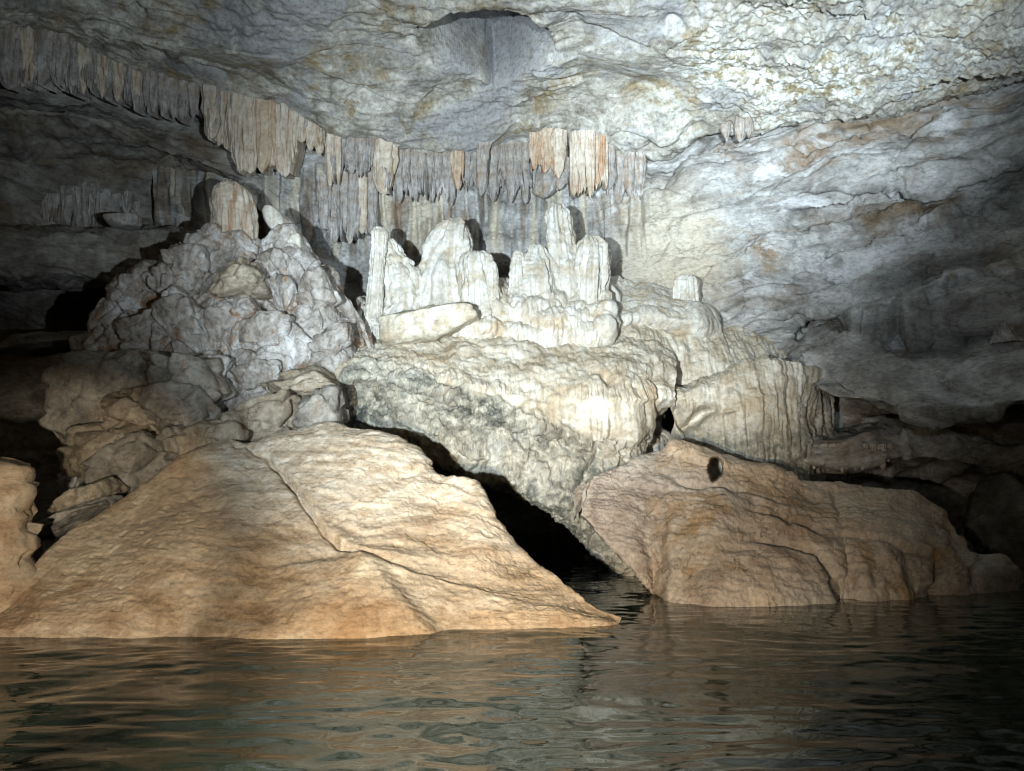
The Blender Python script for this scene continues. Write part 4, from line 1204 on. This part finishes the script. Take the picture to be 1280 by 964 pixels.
# ------------------------------------------------------------------ stalagmites
def stalagmite(name, prof, Y, mat, label, cat='stalagmite', group=None, seed=1, thick=0.8, flute=0.10, lump=0.10, nseg=90, nring=110, parent=None):
    """prof: [(row, centre px, half width px)] from base to top"""
    a = np.array(prof, float)
    t = np.linspace(0, 1, len(a))
    s = pchip(t, a, np.linspace(0, 1, nring))
    th = np.linspace(0, 2 * math.pi, nseg, endpoint=False)
    ctr = np.array([P(c, r_, Y) for r_, c, _ in s])
    rad = s[:, 2] / F * Y
    capd = (s[:, 0] - s[-1, 0]) / F * Y              # round the cap
    rc = rad[-1]
    rad = np.where(capd < rc, np.sqrt(np.maximum(rc * rc - (rc - capd) ** 2, 0)) * rad / rc, rad)
    R_, H = np.meshgrid(rad, th, indexing='ij')
    V = np.stack([ctr[:, None, 0] + R_ * np.cos(H), ctr[:, None, 1] + R_ * np.sin(H) * thick, np.repeat(ctr[:, 2:3], nseg, 1)], -1).astype(np.float32)
    nrm = np.stack([np.cos(H), np.sin(H), 0.2 + 0 * H], -1)
    m = float(np.mean(rad))
    ang = np.stack([np.cos(H) * 2.6 + seed, np.sin(H) * 2.6, V[..., 2] * 1.1], -1).astype(np.float32)
    ang2 = np.stack([np.cos(H) * 6.5 + seed, np.sin(H) * 6.5, V[..., 2] * 2.0], -1).astype(np.float32)
    d = flute * m * (3.8 * (np.abs(perlin(ang)) - 0.25) + 1.6 * (np.abs(perlin(ang2)) - 0.25)) + 0.8 * lump * m * fbm(S(V, 1.0 / m, 1.0 / m, 1.1 / m, seed + 5), 3)
    _, _, kb = facets(S(V, 9, 9, 9, seed) + warp(V, 6, 0.3, seed))
    d += 0.014 * min(1.0, lump * 6) * (0.5 - kb ** 2)
    d += 0.008 * fbm(S(V, 16, 16, 9, seed), 3, billow=True) + 0.006 * perlin(S(V, 1.5, 1.5, 15, seed)) + 0.004 * perlin(S(V, 3, 3, 34, seed))
    d *= np.clip(R_ / (0.3 * m), 0, 1)
    V = V + (nrm * d[..., None]).astype(np.float32)
    V[-1] = V[-1].mean(0)
    o = new_mesh(name, V, grid_quads(nring, nseg, True), mat, parent, base=ctr[0])
    if label:
        tag(o, label, cat, group)
    return o


GS = 'white stalagmites on the flowstone ledge'
stalagmite('stalagmite', [(410, 468, 16), (390, 468, 11), (345, 471, 9), (310, 474, 10), (293, 475, 11), (283, 474, 8)], 9.35, M_STAL, 'slim white stalagmite leaning beside the rubble mound', group=GS, seed=51)
stalagmite('stalagmite', [(405, 500, 30), (380, 504, 24), (350, 502, 24), (330, 496, 20), (315, 490, 14), (298, 484, 8)], 9.55, M_STAL, 'lumpy coiled white stalagmite beside the slim leaning one', group=GS, seed=52, flute=0.08, lump=0.32)
stalagmite('stalagmite', [(400, 560, 48), (370, 556, 44), (345, 556, 40), (320, 559, 34), (295, 565, 26), (280, 568, 18), (273, 568, 12)], 9.75, M_STAL, 'broad domed stalagmite with vertical grooves and one sloping shoulder', group=GS, seed=53, flute=0.16, lump=0.10)
st = stalagmite('stalagmite', [(430, 604, 30), (400, 603, 24), (370, 600, 22), (345, 598, 20), (322, 597, 17), (314, 597, 12)], 9.3, M_STAL, 'stumpy cream stalagmite with flat top and a side tooth', group=GS, seed=54, flute=0.14, lump=0.12)
bpy.context.view_layer.update()
stalagmite('side_tooth', [(400, 616, 8), (370, 616, 8), (340, 615, 7), (326, 614, 5)], 9.2, M_STAL, None, seed=55, parent=st)
st = stalagmite('stalagmite', [(420, 672, 42), (390, 670, 34), (360, 668, 31), (335, 670, 24), (318, 671, 13), (306, 671, 8)], 9.5, M_STAL, 'low white stalagmite with two blunt teeth below the tallest one', group=GS, seed=56, flute=0.12, lump=0.12)
bpy.context.view_layer.update()
stalagmite('side_tooth', [(400, 650, 13), (360, 648, 11), (330, 648, 9), (313, 648, 5)], 9.4, M_STAL, None, seed=57, parent=st)
stalagmite('stalagmite', [(420, 712, 34), (380, 710, 24), (340, 708, 21), (310, 702, 19), (290, 699, 17), (268, 697, 16), (255, 697, 11)], 9.6, M_STAL, 'tallest white stalagmite, knobbly column with rounded top', group=GS, seed=58, flute=0.09, lump=0.16)
stalagmite('stalagmite', [(425, 735, 24), (390, 740, 18), (360, 741, 19), (330, 742, 21), (310, 742, 19), (295, 739, 13)], 9.45, M_STAL, 'fan shaped fluted stalagmite touching the tallest one', group=GS, seed=59, flute=0.2, lump=0.10)
stalagmite('stalagmite', [(405, 762, 14), (385, 758, 9), (368, 757, 7), (362, 757, 4)], 9.3, M_STAL, 'tiny white knob at the foot of the fan shaped stalagmite', group=GS, seed=60)
stalagmite('stalagmite', [(405, 862, 24), (385, 860, 17), (365, 860, 15), (350, 860, 13), (344, 860, 9)], 10.1, M_STAL, 'short ribbed stalagmite stub against the wall on the upper step', group=GS, seed=61, flute=0.16)
stalagmite('stalagmite', [(330, 292, 36), (296, 291, 28), (270, 290, 27), (245, 288, 24), (232, 288, 18), (226, 288, 12)], 9.35, M_DRAP_P, 'squat tan stalagmite crowning the rubble mound', seed=62, flute=0.10, lump=0.08)
stalagmite('stalagmite', [(430, 1262, 22), (412, 1256, 12), (400, 1254, 7), (390, 1253, 4)], 8.55, M_DRAP, 'small dim pointed stalagmite on the shadowy wall ledge beyond the cascade', seed=63)

def build_calcite_base():
    c0 = [(448, 372, 10.4), (560, 352, 10.5), (640, 352, 10.5), (760, 352, 10.5), (900, 372, 10.6)]
    c1 = [(448, 384, 9.75), (500, 366, 9.8), (560, 356, 9.85), (620, 362, 9.7), (690, 362, 9.75), (760, 366, 9.8), (778, 374, 9.95), (810, 368, 10.0), (840, 374, 10.1), (870, 376, 10.1), (900, 390, 10.3)]
    c2 = [(448, 404, 9.4), (500, 396, 9.5), (560, 384, 9.5), (610, 392, 9.15), (690, 384, 9.2), (755, 388, 9.25), (772, 392, 9.65), (810, 380, 9.75), (840, 386, 9.8), (872, 388, 9.75), (900, 400, 10.1)]
    c3 = [(448, 418, 9.3), (500, 414, 9.4), (560, 404, 9.4), (610, 408, 9.02), (690, 408, 9.05), (755, 406, 9.1), (772, 402, 9.55), (810, 394, 9.6), (872, 402, 9.6), (900, 408, 10.0)]
    c4 = [(448, 432, 9.4), (500, 432, 9.4), (560, 428, 9.4), (610, 424, 9.1), (690, 430, 9.1), (755, 426, 9.15), (772, 412, 9.6), (810, 406, 9.7), (872, 412, 9.7), (900, 418, 10.0)]
    c5 = [(448, 460, 9.6), (560, 460, 9.6), (690, 456, 9.5), (772, 430, 9.9), (900, 430, 10.1)]
    V = loft([C(c) for c in (c0, c1, c2, c3, c4, c5)], 520, 240)
    n = facing(V, (0, 0, 4))
    px, py = project(V)
    _, _, g1 = facets(S(V, 3.0, 3.0, 3.6, 6) + warp(V, 2.5, 0.3))
    _, _, g2 = facets(S(V, 8, 8, 9, 1) + warp(V, 6, 0.3))
    d = 0.15 * (0.55 - g1 ** 2) + 0.022 * (0.55 - g2 ** 2) + 0.09 * fbm(S(V, 1.5, 1.5, 1.5, 3), 2)
    d += 0.035 * fbm(S(V, 8, 6, 1.6, 8), 3, billow=True)
    d = d * (1 - 0.6 * sstep(760, 785, px))
    V = V + n * d[..., None]
    tag(grid_obj('calcite_base', V, M_STAL), 'knobbly white calcite base from which the stalagmites rise', 'flowstone')


build_calcite_base()
block('rock_slab', 530, 406, 138, 40, 8.95, M_FLOW, 'flat tilted cream slab lying in front of the domed stalagmite', 'rock', seed=81, roll=math.radians(9), rough=0.12, depth=0.42, bed=0.06, sharp=22, chip=0.035)
